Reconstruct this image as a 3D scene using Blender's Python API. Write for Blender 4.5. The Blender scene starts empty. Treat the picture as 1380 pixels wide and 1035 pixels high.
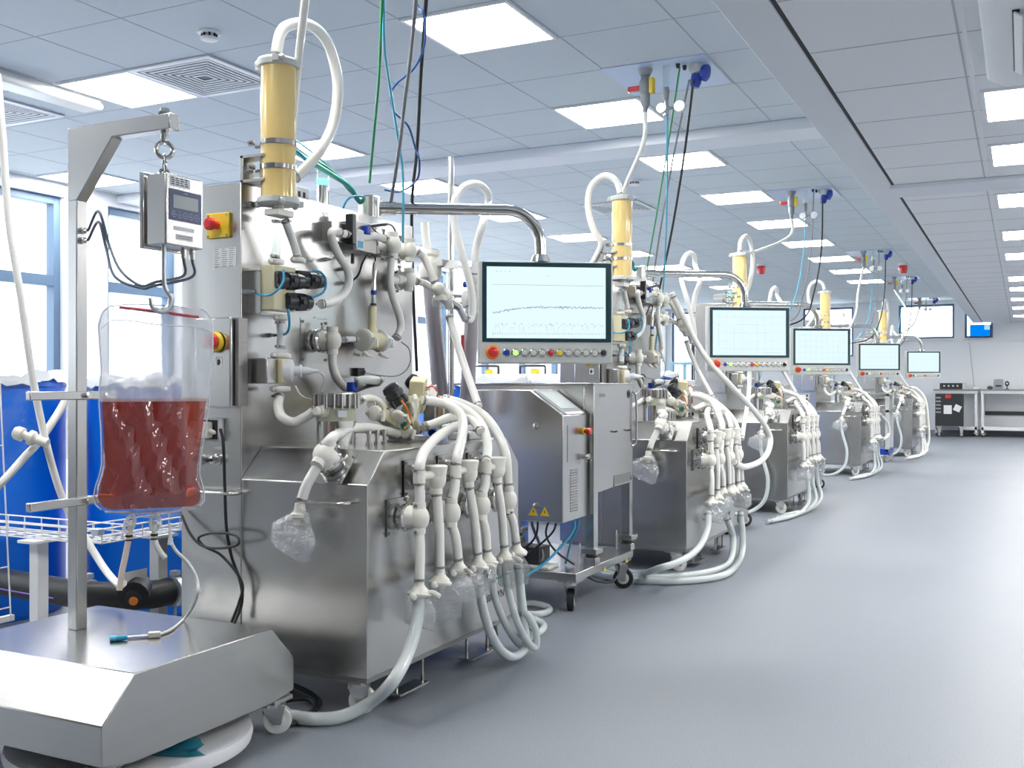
import bpy, math, random
from mathutils import Vector, Matrix, Euler, Quaternion
V = Vector
random.seed(7)
C = bpy.context.scene.collection
sc = bpy.context.scene

# ------------------------------------------------------------ camera, world, exposure
FPX = 1386.0; YAW = math.radians(26.4); CS, SN = math.cos(YAW), math.sin(YAW); EYE = 1.1
cam = bpy.data.objects.new('camera', bpy.data.cameras.new('camera')); C.objects.link(cam)
cam.location = (0, 0, EYE); cam.rotation_euler = (math.pi/2, 0, YAW)
cam.data.sensor_width = 36; cam.data.lens = 36*FPX/1380; cam.data.clip_start = .05; cam.data.clip_end = 300
sc.camera = cam
w = bpy.data.worlds.new('daylight'); sc.world = w; w.use_nodes = True
wn = w.node_tree; wn.nodes.clear()
bg = wn.nodes.new('ShaderNodeBackground'); wo = wn.nodes.new('ShaderNodeOutputWorld')
bg.inputs[0].default_value = (.90, .95, 1, 1); bg.inputs[1].default_value = 4.2
wn.links.new(bg.outputs[0], wo.inputs[0])
sc.view_settings.view_transform = 'Standard'; sc.view_settings.look = 'None'
sc.view_settings.exposure = 0.2; sc.view_settings.gamma = 1; sc.view_settings.use_curve_mapping = False
sc.cycles.max_bounces = 10; sc.cycles.diffuse_bounces = 5; sc.cycles.glossy_bounces = 5
sc.cycles.transmission_bounces = 10; sc.cycles.transparent_max_bounces = 24
sc.cycles.caustics_reflective = False; sc.cycles.sample_clamp_indirect = 6
PANEL_LIGHT = 28.0

# real places read off sight lines that meet a known plane of the room
def ray(px, py):
    t = (px-690)/FPX
    return (-SN+CS*t, CS+SN*t, (517.5-py)/FPX)
def at(px, py, X=None, Y=None, Z=None):
    r = ray(px, py)
    k = X/r[0] if X is not None else Y/r[1] if Y is not None else (Z-EYE)/r[2]
    return V((k*r[0], k*r[1], EYE+k*r[2]))
def atd(px, py, d):
    r = ray(px, py); return V((r[0]*d, r[1]*d, EYE+r[2]*d))

# ------------------------------------------------------------ materials
MATS = {}
def mat(name, col, rough=.5, metal=0, **kw):
    m = bpy.data.materials.new(name); m.use_nodes = True
    b = m.node_tree.nodes['Principled BSDF']
    b.inputs['Base Color'].default_value = (*col, 1)
    b.inputs['Roughness'].default_value = rough; b.inputs['Metallic'].default_value = metal
    for k, v in kw.items():
        k = k.replace('_', ' ')
        b.inputs[k].default_value = (*v, 1) if isinstance(v, tuple) else v
    MATS[name] = m
    return m
def nodes(m): return m.node_tree.nodes, m.node_tree.links, m.node_tree.nodes['Principled BSDF']
def noise_on(m, scale=(1, 1, 1), sc_=20, col=None, rough=None, bump=0, dist=.001, detail=3):
    n, l, b = nodes(m)
    tc = n.new('ShaderNodeTexCoord'); mp = n.new('ShaderNodeMapping'); no = n.new('ShaderNodeTexNoise')
    mp.inputs['Scale'].default_value = scale; no.inputs['Scale'].default_value = sc_; no.inputs['Detail'].default_value = detail
    l.new(tc.outputs['Object'], mp.inputs[0]); l.new(mp.outputs[0], no.inputs[0])
    if col:
        cr = n.new('ShaderNodeValToRGB'); cr.color_ramp.elements[0].position = .3; cr.color_ramp.elements[1].position = .7
        cr.color_ramp.elements[0].color = (*col[0], 1); cr.color_ramp.elements[1].color = (*col[1], 1)
        l.new(no.outputs[0], cr.inputs[0]); l.new(cr.outputs[0], b.inputs['Base Color'])
    if rough:
        mr = n.new('ShaderNodeMapRange'); mr.inputs[3].default_value, mr.inputs[4].default_value = rough
        l.new(no.outputs[0], mr.inputs[0]); l.new(mr.outputs[0], b.inputs['Roughness'])
    if bump:
        bp = n.new('ShaderNodeBump'); bp.inputs['Strength'].default_value = bump; bp.inputs['Distance'].default_value = dist
        l.new(no.outputs[0], bp.inputs['Height']); l.new(bp.outputs[0], b.inputs['Normal'])
    return m
steel = noise_on(mat('brushed_steel', (.55, .54, .52), .26, 1), (1.5, 1.5, 50), 2, ((.545, .54, .525), (.57, .565, .55)))
steelv = noise_on(mat('brushed_steel_upright', (.55, .54, .52), .26, 1), (50, 50, 1.5), 2, ((.575, .57, .56), (.60, .595, .585)))
steel_dk = noise_on(mat('dull_steel', (.33, .32, .31), .4, 1), (1.5, 1.5, 50), 3, ((.34, .33, .32), (.37, .36, .35)))
polish = mat('polished_steel', (.66, .65, .63), .14, 1)
galv = noise_on(mat('zinc_steel', (.62, .66, .68), .35, 1), (1, 1, 1), 30, None, (.3, .5))
white = mat('white_paint', (.82, .83, .85), .4)
wall_m = noise_on(mat('wall_paint', (.84, .85, .87), .6), (1, 1, 1), 60, None, None, .1, .001)
plast = mat('white_plastic', (.84, .84, .80), .35)
sili = mat('silicone_hose', (.91, .90, .85), .32, 0, Subsurface_Weight=0.0, Coat_Weight=.2)
siliw = mat('ribbed_white_hose', (.91, .90, .87), .4)
tube_clear = mat('clear_blueish_tube', (.86, .92, .92), .18, 0, Coat_Weight=.4, Transmission_Weight=.35, IOR=1.35)
cream = mat('cream_polymer', (.74, .68, .45), .38)
ivory = mat('ivory_polymer', (.87, .85, .77), .35)
honey = noise_on(mat('amber_cylinder', (.86, .66, .30), .22, 0, Coat_Weight=.5), (6, 6, .4), 3, ((.86, .60, .19), (.90, .68, .28)))
grey_pl = mat('grey_plastic', (.30, .32, .34), .5)
lgrey = mat('light_grey_paint', (.60, .62, .60), .4)
black = mat('black_rubber', (.015, .016, .018), .45)
blackp = mat('black_plastic', (.02, .022, .028), .3)
red = mat('red_plastic', (.65, .03, .03), .25, Coat_Weight=.4)
yellow = mat('yellow_plastic', (.85, .60, .03), .35)
orange = mat('orange_plastic', (.85, .22, .02), .35)
blue_t = mat('blue_tube', (.03, .33, .55), .35)
lblue_t = mat('light_blue_tube', (.12, .52, .72), .3)
green_t = mat('green_cable', (.03, .33, .12), .4)
teal = mat('teal_plastic', (.03, .45, .38), .35)
dblue = mat('deep_blue_plastic', (.01, .05, .38), .35)
grey_c = mat('grey_cable', (.24, .25, .27), .4)
tankb = mat('blue_drum_plastic', (.0, .17, .80), .38)
navy = mat('navy_panel', (.05, .07, .17), .3)
lcd = mat('grey_lcd', (.38, .43, .44), .2)
bezel = mat('dark_teal_bezel', (.015, .055, .07), .15)
ink = mat('black_ink', (.03, .03, .035), .6)
paper = mat('white_label', (.80, .81, .82), .5)
green_b = mat('green_line', (.0, .30, .17), .5)
lime = mat('lit_lime_button', (.5, .9, .25), .3, Emission_Color=(.45, 1, .2), Emission_Strength=.7)
redcol = mat('rod_red', (.62, .10, .13), .35)
frame_b = mat('window_frame_blue_grey', (.10, .17, .27), .45)
purple = mat('mauve_grey_membrane', (.40, .37, .40), .25, Coat_Weight=.5)
black_m = mat('black_metal', (.02, .022, .025), .35)
scaff = mat('outdoor_pale_metal', (.55, .60, .64), .6)
def emit(name, col, s):
    m = bpy.data.materials.new(name); m.use_nodes = True; n = m.node_tree.nodes; n.clear()
    e = n.new('ShaderNodeEmission'); o = n.new('ShaderNodeOutputMaterial')
    e.inputs[0].default_value = (*col, 1); e.inputs[1].default_value = s
    m.node_tree.links.new(e.outputs[0], o.inputs[0]); return m
lamp_m = emit('lit_diffuser', (1.0, .985, .95), PANEL_LIGHT)
screen_m = emit('lit_screen', (.74, .91, .96), .95)
tvscr = emit('lit_blue_screen', (.0, .22, .85), 1.0)
tvscr2 = emit('lit_pale_screen', (.35, .62, .95), 1.0)
greenled = emit('green_beacon_glow', (.10, 1, .45), 4)
def thin(name, tint, fac, rough=.08, bump=0, milky=0):
    m = bpy.data.materials.new(name); m.use_nodes = True; n = m.node_tree.nodes; l = m.node_tree.links; n.clear()
    t = n.new('ShaderNodeBsdfTransparent'); g = n.new('ShaderNodeBsdfGlossy'); x = n.new('ShaderNodeMixShader'); o = n.new('ShaderNodeOutputMaterial')
    f = n.new('ShaderNodeLayerWeight'); f.inputs[0].default_value = .5
    pw = n.new('ShaderNodeMath'); pw.operation = 'POWER'; pw.inputs[1].default_value = 4
    ma = n.new('ShaderNodeMath'); ma.operation = 'MULTIPLY_ADD'; ma.inputs[1].default_value = .7; ma.inputs[2].default_value = fac; ma.use_clamp = True
    l.new(f.outputs['Facing'], pw.inputs[0])
    t.inputs[0].default_value = (*tint, 1); g.inputs['Roughness'].default_value = rough
    l.new(pw.outputs[0], ma.inputs[0]); l.new(ma.outputs[0], x.inputs[0]); l.new(t.outputs[0], x.inputs[1]); l.new(g.outputs[0], x.inputs[2])
    last = x
    if milky:
        d = n.new('ShaderNodeBsdfDiffuse'); d.inputs[0].default_value = (.9, .92, .95, 1); y = n.new('ShaderNodeMixShader')
        y.inputs[0].default_value = milky; l.new(x.outputs[0], y.inputs[1]); l.new(d.outputs[0], y.inputs[2]); last = y
    if bump:
        tc = n.new('ShaderNodeTexCoord'); no = n.new('ShaderNodeTexNoise'); no.inputs['Scale'].default_value = bump; no.inputs['Detail'].default_value = 3
        no.inputs['Distortion'].default_value = 1.5
        b = n.new('ShaderNodeBump'); b.inputs['Strength'].default_value = 1; b.inputs['Distance'].default_value = .012
        l.new(tc.outputs['Object'], no.inputs[0]); l.new(no.outputs[0], b.inputs['Height'])
        l.new(b.outputs[0], g.inputs['Normal']); l.new(b.outputs[0], f.inputs['Normal'])
    l.new(last.outputs[0], o.inputs[0]); return m
glass = thin('window_glass', (.97, .99, 1), .02, .02)
film = thin('crumpled_clear_film', (.98, .985, .99), .20, .20, 34, .15)
skin = thin('glossy_bag_film', (.98, .985, .99), .10, .09, 6, .02)
film2 = thin('wrinkled_clear_liner', (.98, .99, 1), .06, .12, 7, .0)
bagfilm = thin('milky_bag_film', (.95, .96, .98), .05, .12, 5, .38)
glassy = thin('clear_acrylic', (.9, .95, .95), .05, .05, 0, .10)
# amber liquid: a tinted, scattering medium in the bag
liq = mat('red_amber_liquid', (.55, .07, .02), .06, 0, Transmission_Weight=.80, IOR=1.12, Coat_Weight=.8)
def liquid():
    n, l, b = nodes(liq)
    b.inputs['Base Color'].default_value = (.60, .13, .07, 1); b.inputs['Transmission Weight'].default_value = .85; b.inputs['IOR'].default_value = 1.05
    tl = n.new('ShaderNodeBsdfTranslucent'); tl.inputs[0].default_value = (.75, .09, .012, 1)
    df = n.new('ShaderNodeBsdfDiffuse'); df.inputs[0].default_value = (.22, .03, .035, 1)
    a = n.new('ShaderNodeMixShader'); a.inputs[0].default_value = .55; c = n.new('ShaderNodeMixShader'); c.inputs[0].default_value = .30
    l.new(tl.outputs[0], a.inputs[1]); l.new(df.outputs[0], a.inputs[2]); l.new(b.outputs[0], c.inputs[1]); l.new(a.outputs[0], c.inputs[2])
    l.new(c.outputs[0], n['Material Output'].inputs[0])
liquid()
# ceiling tiles 0.615 m: mineral texture and a faint tint that changes from tile to tile
GX, GY, T = -2.789, 4.947, .615
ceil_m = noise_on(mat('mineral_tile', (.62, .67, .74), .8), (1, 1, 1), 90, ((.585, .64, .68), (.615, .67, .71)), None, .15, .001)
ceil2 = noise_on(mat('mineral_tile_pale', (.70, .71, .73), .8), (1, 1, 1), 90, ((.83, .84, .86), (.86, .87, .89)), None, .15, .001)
groove = mat('tile_joint', (.40, .44, .48), .7)
gap_m = mat('shadow_gap_black', (.03, .03, .035), .7)
beam_m = mat('beam_paint', (.74, .77, .82), .55)
def floor_material():
    m = mat('speckled_vinyl', (.3, .33, .4), .34)
    n, l, b = nodes(m)
    tc = n.new('ShaderNodeTexCoord'); a = n.new('ShaderNodeTexNoise'); a.inputs['Scale'].default_value = 260; a.inputs['Detail'].default_value = 2
    c = n.new('ShaderNodeTexNoise'); c.inputs['Scale'].default_value = 1.3; c.inputs['Detail'].default_value = 4
    vo = n.new('ShaderNodeTexVoronoi'); vo.inputs['Scale'].default_value = 45
    r = n.new('ShaderNodeValToRGB'); r.color_ramp.elements[0].position = .32; r.color_ramp.elements[1].position = .68
    r.color_ramp.elements[0].color = (.175, .193, .228, 1); r.color_ramp.elements[1].color = (.27, .292, .328, 1)
    m1 = n.new('ShaderNodeMixRGB'); m1.blend_type = 'MULTIPLY'; m1.inputs[0].default_value = .5
    r2 = n.new('ShaderNodeValToRGB'); r2.color_ramp.elements[0].color = (.82, .82, .82, 1); r2.color_ramp.elements[1].color = (1.1, 1.1, 1.1, 1)
    r3 = n.new('ShaderNodeValToRGB'); r3.color_ramp.elements[0].position = .05; r3.color_ramp.elements[1].position = .075
    r3.color_ramp.elements[0].color = (1, 1, 1, 1); r3.color_ramp.elements[1].color = (0, 0, 0, 1)
    m2 = n.new('ShaderNodeMixRGB'); m2.inputs[2].default_value = (.50, .53, .58, 1)
    mm = n.new('ShaderNodeMath'); mm.operation = 'MULTIPLY'; mm.inputs[1].default_value = .55
    for k in (a, c, vo): l.new(tc.outputs['Object'], k.inputs['Vector'])
    l.new(a.outputs[0], r.inputs[0]); l.new(c.outputs[0], r2.inputs[0]); l.new(r.outputs[0], m1.inputs[1]); l.new(r2.outputs[0], m1.inputs[2])
    l.new(vo.outputs['Distance'], r3.inputs[0]); l.new(r3.outputs[0], mm.inputs[0]); l.new(mm.outputs[0], m2.inputs[0])
    l.new(m1.outputs[0], m2.inputs[1]); l.new(m2.outputs[0], b.inputs['Base Color'])
    mr = n.new('ShaderNodeMapRange'); mr.inputs[3].default_value = .42; mr.inputs[4].default_value = .54
    l.new(c.outputs[0], mr.inputs[0]); l.new(mr.outputs[0], b.inputs['Roughness'])
    return m
floor_m = floor_material()

# ------------------------------------------------------------ mesh helpers
def basis(d):
    d = V(d).normalized(); a = V((0, 0, 1)) if abs(d.z) < .9 else V((1, 0, 0))
    u = d.cross(a).normalized(); return u, d.cross(u).normalized(), d
def spline(pts, n=8):
    P = [V(p) for p in pts]
    if len(P) < 3: return P
    Q = [P[0]*2-P[1]]+P+[P[-1]*2-P[-2]]; out = []
    for i in range(1, len(Q)-2):
        p0, p1, p2, p3 = Q[i-1:i+3]
        for k in range(n):
            t = k/n
            out.append(.5*((2*p1)+(p2-p0)*t+(2*p0-5*p1+4*p2-p3)*t*t+(3*p1-p0-3*p2+p3)*t**3))
    out.append(P[-1]); return out
class MB:
    def __init__(s): s.v = []; s.f = []
    def add(s, vs, fs):
        b = len(s.v); s.v += [tuple(v) for v in vs]; s.f += [tuple(b+i for i in f) for f in fs]; return s
    def box(s, a, b):
        x0, y0, z0 = [min(a[i], b[i]) for i in range(3)]; x1, y1, z1 = [max(a[i], b[i]) for i in range(3)]
        return s.add([(x0, y0, z0), (x1, y0, z0), (x1, y1, z0), (x0, y1, z0), (x0, y0, z1), (x1, y0, z1), (x1, y1, z1), (x0, y1, z1)],
                     [(0, 3, 2, 1), (4, 5, 6, 7), (0, 1, 5, 4), (1, 2, 6, 5), (2, 3, 7, 6), (3, 0, 4, 7)])
    def obox(s, c, size, R):
        h = V(size)/2; c = V(c); vs = []
        for z in (-1, 1):
            for x, y in ((-1, -1), (1, -1), (1, 1), (-1, 1)): vs.append(c+R @ V((x*h.x, y*h.y, z*h.z)))
        return s.add(vs, [(0, 3, 2, 1), (4, 5, 6, 7), (0, 1, 5, 4), (1, 2, 6, 5), (2, 3, 7, 6), (3, 0, 4, 7)])
    def cyl(s, p0, p1, r0, r1=None, n=20):
        r1 = r0 if r1 is None else r1; p0, p1 = V(p0), V(p1); u, w_, d = basis(p1-p0); vs = []
        for p, r in ((p0, r0), (p1, r1)):
            for k in range(n):
                a = 2*math.pi*k/n; vs.append(p+r*(u*math.cos(a)+w_*math.sin(a)))
        fs = [(k, (k+1) % n, n+(k+1) % n, n+k) for k in range(n)]+[tuple(range(n-1, -1, -1)), tuple(range(n, 2*n))]
        return s.add(vs, fs)
    def lathe(s, p, d, prof, n=28):          # prof: (distance along d, radius)
        p = V(p); u, w_, d = basis(d); vs = []; m = len(prof)
        for t, r in prof:
            for k in range(n):
                a = 2*math.pi*k/n; vs.append(p+d*t+max(r, 1e-5)*(u*math.cos(a)+w_*math.sin(a)))
        fs = [(i*n+k, i*n+(k+1) % n, (i+1)*n+(k+1) % n, (i+1)*n+k) for i in range(m-1) for k in range(n)]
        fs += [tuple(range(n-1, -1, -1)), tuple(range((m-1)*n, m*n))]
        return s.add(vs, fs)
    def tube(s, pts, r, n=10, smooth=8, closed=False):
        P = spline(pts, smooth) if smooth else [V(p) for p in pts]
        if len(P) < 2: return s
        tg = [(P[min(i+1, len(P)-1)]-P[max(i-1, 0)]).normalized() for i in range(len(P))]
        u = basis(tg[0])[0]; vs = []
        for i, p in enumerate(P):
            u = (u-tg[i]*u.dot(tg[i])).normalized(); w_ = tg[i].cross(u)
            rr = r(i/(len(P)-1)) if callable(r) else r
            for k in range(n):
                a = 2*math.pi*k/n; vs.append(p+rr*(u*math.cos(a)+w_*math.sin(a)))
        m = len(P)
        fs = [(i*n+k, i*n+(k+1) % n, (i+1)*n+(k+1) % n, (i+1)*n+k) for i in range(m-1) for k in range(n)]
        fs += [tuple(range(n-1, -1, -1)), tuple(range((m-1)*n, m*n))]
        return s.add(vs, fs)
    def ring(s, c, d, R, r, n=24, m=8, stretch=1, up=None):
        c = V(c); u, w_, d = basis(d)
        if up is not None:
            w_ = V(up).normalized(); u = w_.cross(V(d).normalized())
        vs = []
        for i in range(n):
            a = 2*math.pi*i/n; o = u*math.cos(a)+w_*math.sin(a)*stretch; oo = (u*math.cos(a)+w_*math.sin(a)).normalized()
            for k in range(m):
                b = 2*math.pi*k/m; vs.append(c+R*o+r*(oo*math.cos(b)+d*math.sin(b)))
        return s.add(vs, [(i*m+k, ((i+1) % n)*m+k, ((i+1) % n)*m+(k+1) % m, i*m+(k+1) % m) for i in range(n) for k in range(m)])
    def ball(s, c, r, sx=1, sy=1, sz=1, n=20, m=12, R=None):
        c = V(c); vs = []; R = R or Matrix.Identity(3)
        for j in range(1, m):
            th = math.pi*j/m
            for k in range(n):
                a = 2*math.pi*k/n; vs.append(c+R @ V((r*sx*math.sin(th)*math.cos(a), r*sy*math.sin(th)*math.sin(a), r*sz*math.cos(th))))
        b = len(vs); vs += [c+R @ V((0, 0, r*sz)), c+R @ V((0, 0, -r*sz))]
        fs = [(j*n+k, (j+1)*n+k, (j+1)*n+(k+1) % n, j*n+(k+1) % n) for j in range(m-2) for k in range(n)]
        fs += [(b, k, (k+1) % n) for k in range(n)]+[(b+1, (m-2)*n+(k+1) % n, (m-2)*n+k) for k in range(n)]
        return s.add(vs, fs)
    def prism(s, prof, axis, a, b):           # prof in the two other axes, order kept
        def mk(p, t): return {0: (t, p[0], p[1]), 1: (p[0], t, p[1]), 2: (p[0], p[1], t)}[axis]
        n = len(prof); vs = [mk(p, a) for p in prof]+[mk(p, b) for p in prof]
        return s.add(vs, [tuple(range(n)), tuple(range(2*n-1, n-1, -1))]+[(i, n+i, n+(i+1) % n, (i+1) % n) for i in range(n)])
    def build(s, name, m, parent=None, bev=0, sharp=32):
        import bmesh
        me = bpy.data.meshes.new(name); me.from_pydata(s.v, [], s.f); me.validate()
        bm = bmesh.new(); bm.from_mesh(me); bmesh.ops.recalc_face_normals(bm, faces=bm.faces[:]); bm.to_mesh(me); bm.free()
        me.materials.append(m)
        for p in me.polygons: p.use_smooth = True
        me.set_sharp_from_angle(angle=math.radians(sharp))
        o = bpy.data.objects.new(name, me); C.objects.link(o)
        if parent: o.parent = parent
        if bev:
            bv = o.modifiers.new('edges', 'BEVEL'); bv.width = bev; bv.segments = 2; bv.limit_method = 'ANGLE'; bv.angle_limit = math.radians(40)
            bv.harden_normals = False
        return o
def tag(o, label=None, cat=None, group=None, kind=None):
    if label: o['label'] = label
    if cat: o['category'] = cat
    if group: o['group'] = group
    if kind: o['kind'] = kind
    return o
def empty(name, loc, label, cat, group=None, rz=0):
    o = bpy.data.objects.new(name, None); C.objects.link(o); o.location = loc; o.rotation_euler.z = rz; o.empty_display_size = .1
    return tag(o, label, cat, group, 'thing')
def struct(name, mb, m, parent=None, bev=0, label=None):
    o = mb.build(name, m, parent, bev)
    if not parent: o['kind'] = 'structure'
    if label: o['label'] = label
    return o
def copy_tree(o, parent=None, skip=()):
    c = o.copy(); C.objects.link(c); c.parent = parent
    for ch in list(o.children):
        if ch.name.split('.')[0] not in skip: copy_tree(ch, c, skip)
    return c
def text(s, size, origin, right, up, m, parent, name='lettering', align='CENTER'):
    cu = bpy.data.curves.new(name, 'FONT'); cu.body = s; cu.size = size; cu.align_x = align; cu.align_y = 'CENTER'; cu.extrude = .0003
    cu.materials.append(m); o = bpy.data.objects.new(name, cu); C.objects.link(o)
    r, u = V(right).normalized(), V(up).normalized(); n = r.cross(u)
    M = Matrix((r, u, n)).transposed().to_4x4(); M.translation = V(origin)
    me = bpy.data.meshes.new_from_object(o.evaluated_get(bpy.context.evaluated_depsgraph_get())); bpy.data.objects.remove(o)
    me.transform(M); o = bpy.data.objects.new(name, me); C.objects.link(o)
    if parent: o.parent = parent
    return o
RX, RY, RZ = V((1, 0, 0)), V((0, 1, 0)), V((0, 0, 1))

# ------------------------------------------------------------ the room
XL, XR, YB, YF = -7.8, 4.6, 24.2, -3.2
ZC, ZR = 2.92, 2.41
struct('floor', MB().box((XL-.3, YF-.3, -.1), (XR+.3, YB+.3, 0)), floor_m)
BX0, BX1 = -.95, -.775          # soffit between the high and the low ceiling
BY0, BY1 = 7.17, 7.52           # cross beam
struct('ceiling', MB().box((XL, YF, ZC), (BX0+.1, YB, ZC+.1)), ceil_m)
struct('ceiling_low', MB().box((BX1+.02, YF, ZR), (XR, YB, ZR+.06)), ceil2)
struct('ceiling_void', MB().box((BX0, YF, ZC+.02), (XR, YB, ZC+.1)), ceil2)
struct('trim_1', MB().box((BX0, YF, ZR-.005), (BX1, YB, ZC)), beam_m, bev=.004)
struct('trim_2', MB().box((BX1, YF, ZR+.004), (BX1+.02, YB, ZR+.05)), gap_m)
struct('trim_3', MB().box((XL, BY0, ZC-.075), (BX0, BY1, ZC)), beam_m, bev=.006)
struct('trim_4', MB().box((BX1-.01, BY0, ZR-.03), (XR, BY1, ZR)), beam_m, bev=.006)
# tile joints of both ceilings
g = MB()
jx = [GX+T*i for i in range(-8, 4)]
rowsA = [GY+T*j for j in range(-13, 4)]
rowsB = [BY1+.02+T*j for j in range(0, 28)]
for x in jx:
    if x < BX0: g.box((x-.0035, YF, ZC-.0015), (x+.0035, YB, ZC+.001))
for y in rowsA+rowsB:
    if y < YB: g.box((XL, y-.003, ZC-.0013), (BX0, y+.003, ZC+.001))
struct('trim_5', g, groove)
g = MB()
for j in range(-10, 40):
    y = 2.95+.613*j
    if YF < y < YB and not BY0 < y < BY1: g.box((BX1+.02, y-.003, ZR-.0015), (XR, y+.003, ZR+.001))
for x in (-.215, .46, 1.7, 2.9):
    g.box((x-.004, YF, ZR-.0015), (x+.004, YB, ZR+.001))
struct('trim_6', g, mat('pale_joint', (.50, .51, .53), .7))
struct('trim_7', MB().box((-.20, YF, ZR-.006), (-.185, YB, ZR)), white)
# walls, with real openings for the windows
WL = [(5.66+1.4*k, 6.57+1.4*k) for k in range(-6, 13)]
WL = [(a, b) for a, b in WL if a > YF+.2 and b < YB-.2]
Z0W, Z1W = .92, 2.80
m_ = MB(); m_.box((XL-.25, YF, 0), (XL, YB, Z0W)); m_.box((XL-.25, YF, Z1W), (XL, YB, ZC+.1))
prev = YF
for a, b in WL: m_.box((XL-.25, prev, Z0W), (XL, a, Z1W)); prev = b
m_.box((XL-.25, prev, Z0W), (XL, YB, Z1W))
struct('wall_left', m_, wall_m)
def window(idx, a, b, z0, z1, wall, depth, mullions=(), transom=None, ft=.07):
    """wall 'x': opening in a wall at constant X; 'y': at constant Y"""
    f = MB(); p = MB(); t0, t1 = depth
    def bx(mb, u0, u1, w0, w1, s0, s1): mb.box((s0, u0, w0), (s1, u1, w1)) if wall == 'x' else mb.box((u0, s0, w0), (u1, s1, w1))
    for u in (a, b-ft): bx(f, u, u+ft, z0, z1, t0, t1)
    for z in (z0, z1-ft): bx(f, a+ft, b-ft, z, z+ft, t0, t1)
    for u in mullions: bx(f, u-ft/2, u+ft/2, z0, z1, t0, t1)
    if transom: bx(f, a+ft, b-ft, transom-.05, transom+.05, t0, t1)
    mid = (t0+t1)/2
    bx(p, a+ft, b-ft, z0+ft, z1-ft, mid-.003, mid+.003)
    o = struct('window_%d' % idx, f, frame_b, bev=.004)
    p.build('pane', glass, o)
    s_ = MB(); bx(s_, a-.02, b+.02, z0-.03, z0, *( (t0-.02, t1+.14) if wall == 'x' else (t0-.14, t1+.02)))
    s_.build('window_sill', white, o)
for i, (a, b) in enumerate(WL): window(i+1, a, b, Z0W, Z1W, 'x', (XL-.16, XL-.06), transom=2.035)
def xb(px): return at(px, 500, Y=YB).x
WB = [(xb(905), xb(942), 1.0, 2.84), (xb(950), xb(990), 1.0, 2.84), (xb(1082), xb(1150), 1.72, 2.84), (xb(1211), xb(1286), 2.09, 2.84), (xb(1300), xb(1338), 2.09, 2.84)]
m_ = MB(); prev = XL-.25
for a, b, z0, z1 in WB:
    m_.box((prev, YB, 0), (a, YB+.25, ZC+.1)); m_.box((a, YB, 0), (b, YB+.25, z0)); m_.box((a, YB, z1), (b, YB+.25, ZC+.1)); prev = b
m_.box((prev, YB, 0), (XR+.2, YB+.25, ZC+.1))
struct('wall_back', m_, wall_m)
for i, (a, b, z0, z1) in enumerate(WB): window(31+i, a, b, z0, z1, 'y', (YB+.05, YB+.12), ft=.045)
struct('trim_8', MB().box((xb(1150), YB-.03, 2.0), (XR, YB, 2.03)), white)
struct('wall_right', MB().box((XR, YF, 0), (XR+.2, YB, ZC+.1)), wall_m)
struct('wall_front', MB().box((XL-.25, YF-.2, 0), (XR+.2, YF, ZC+.1)), mat('unseen_wall_brown', (.20, .165, .13), .6))  # wall out of view, its dark warm colour chosen for the steel's reflections
struct('baseboard_back', MB().box((XL, YB-.015, 0), (XR, YB, .1)), grey_pl)
# outdoors beyond the left windows: pale pipe-rack towers
t = empty('scaffold_tower', (-22, 13, -3), 'pale lattice steel tower standing outdoors, seen through the window beside the blue drum', 'tower')
for q, (tx, ty, hh) in enumerate([(0, 0, 7.6), (-1, 3.2, 6.2)]):
    mb = MB()
    for dx in (0, 1):
        for dy in (0, 1): mb.box((tx+dx-.05, ty+dy-.05, 0), (tx+dx+.05, ty+dy+.05, hh))
    z = .4
    while z < hh:
        for a, b in (((0, 0), (1, 0)), ((1, 0), (1, 1)), ((1, 1), (0, 1)), ((0, 1), (0, 0))):
            mb.tube([(tx+a[0], ty+a[1], z), (tx+b[0], ty+b[1], z)], .035, 6, 0); mb.tube([(tx+a[0], ty+a[1], z), (tx+b[0], ty+b[1], z+.7)], .02, 6, 0)
        z += .7
    mb.build('lattice_mast', scaff, t)
# recessed light panels
ORD = ['first', 'second', 'third', 'fourth', 'fifth', 'sixth', 'seventh', 'eighth', 'ninth', 'tenth', 'eleventh', 'twelfth', 'thirteenth']
def light_panel(x0, y0, z, sx, sy, label, grp, proto=[]):
    key = (round(sx, 2), round(sy, 2))
    for k, p in proto:
        if k == key:
            o = copy_tree(p); o.location = (x0, y0, z); tag(o, label, 'ceiling light', grp); return
    o = empty('ceiling_light', (x0, y0, z), label, 'ceiling light', grp)
    f = MB(); e = .018
    f.box((0, 0, -.012), (sx, e, 0)).box((0, sy-e, -.012), (sx, sy, 0)).box((0, e, -.012), (e, sy-e, 0)).box((sx-e, e, -.012), (sx, sy-e, 0))
    f.build('frame', white, o)
    MB().box((e, e, -.008), (sx-e, sy-e, -.002)).build('diffuser', lamp_m, o)
    proto.append((key, o))
rowsL = [GY-4*T, GY-T, GY+2*T]+[GY+(4.66+2.97*k)*T for k in range(7)]
for ci, (i, who) in enumerate([(0, 'over the skids'), (-4, 'behind the skids'), (-8, 'along the window wall')]):
    for k, y in enumerate(rowsL):
        light_panel(GX+T*i+.01, y+.01, ZC, T-.02, T-.02, 'square ceiling light, %s from the camera in the line %s' % (ORD[k], who), 'lit panels of the high ceiling')
for k, y in enumerate([1.6, 3.3, 5.03, 6.19, 7.81, 9.72, 11.38, 13.87, 15.4, 17.3, 19.3, 21.6]):
    if k < 2: light_panel(1.1, y, ZR, .6, .6, 'square lit panel of the low ceiling near the air unit, %s' % ('nearer' if k == 0 else 'farther'), 'lit panels of the low ceiling'); continue
    light_panel(-.17, y, ZR, .6, .6, 'square lit panel, %s in the line along the low ceiling by the aisle' % ORD[k-2], 'lit panels of the low ceiling')
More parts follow.
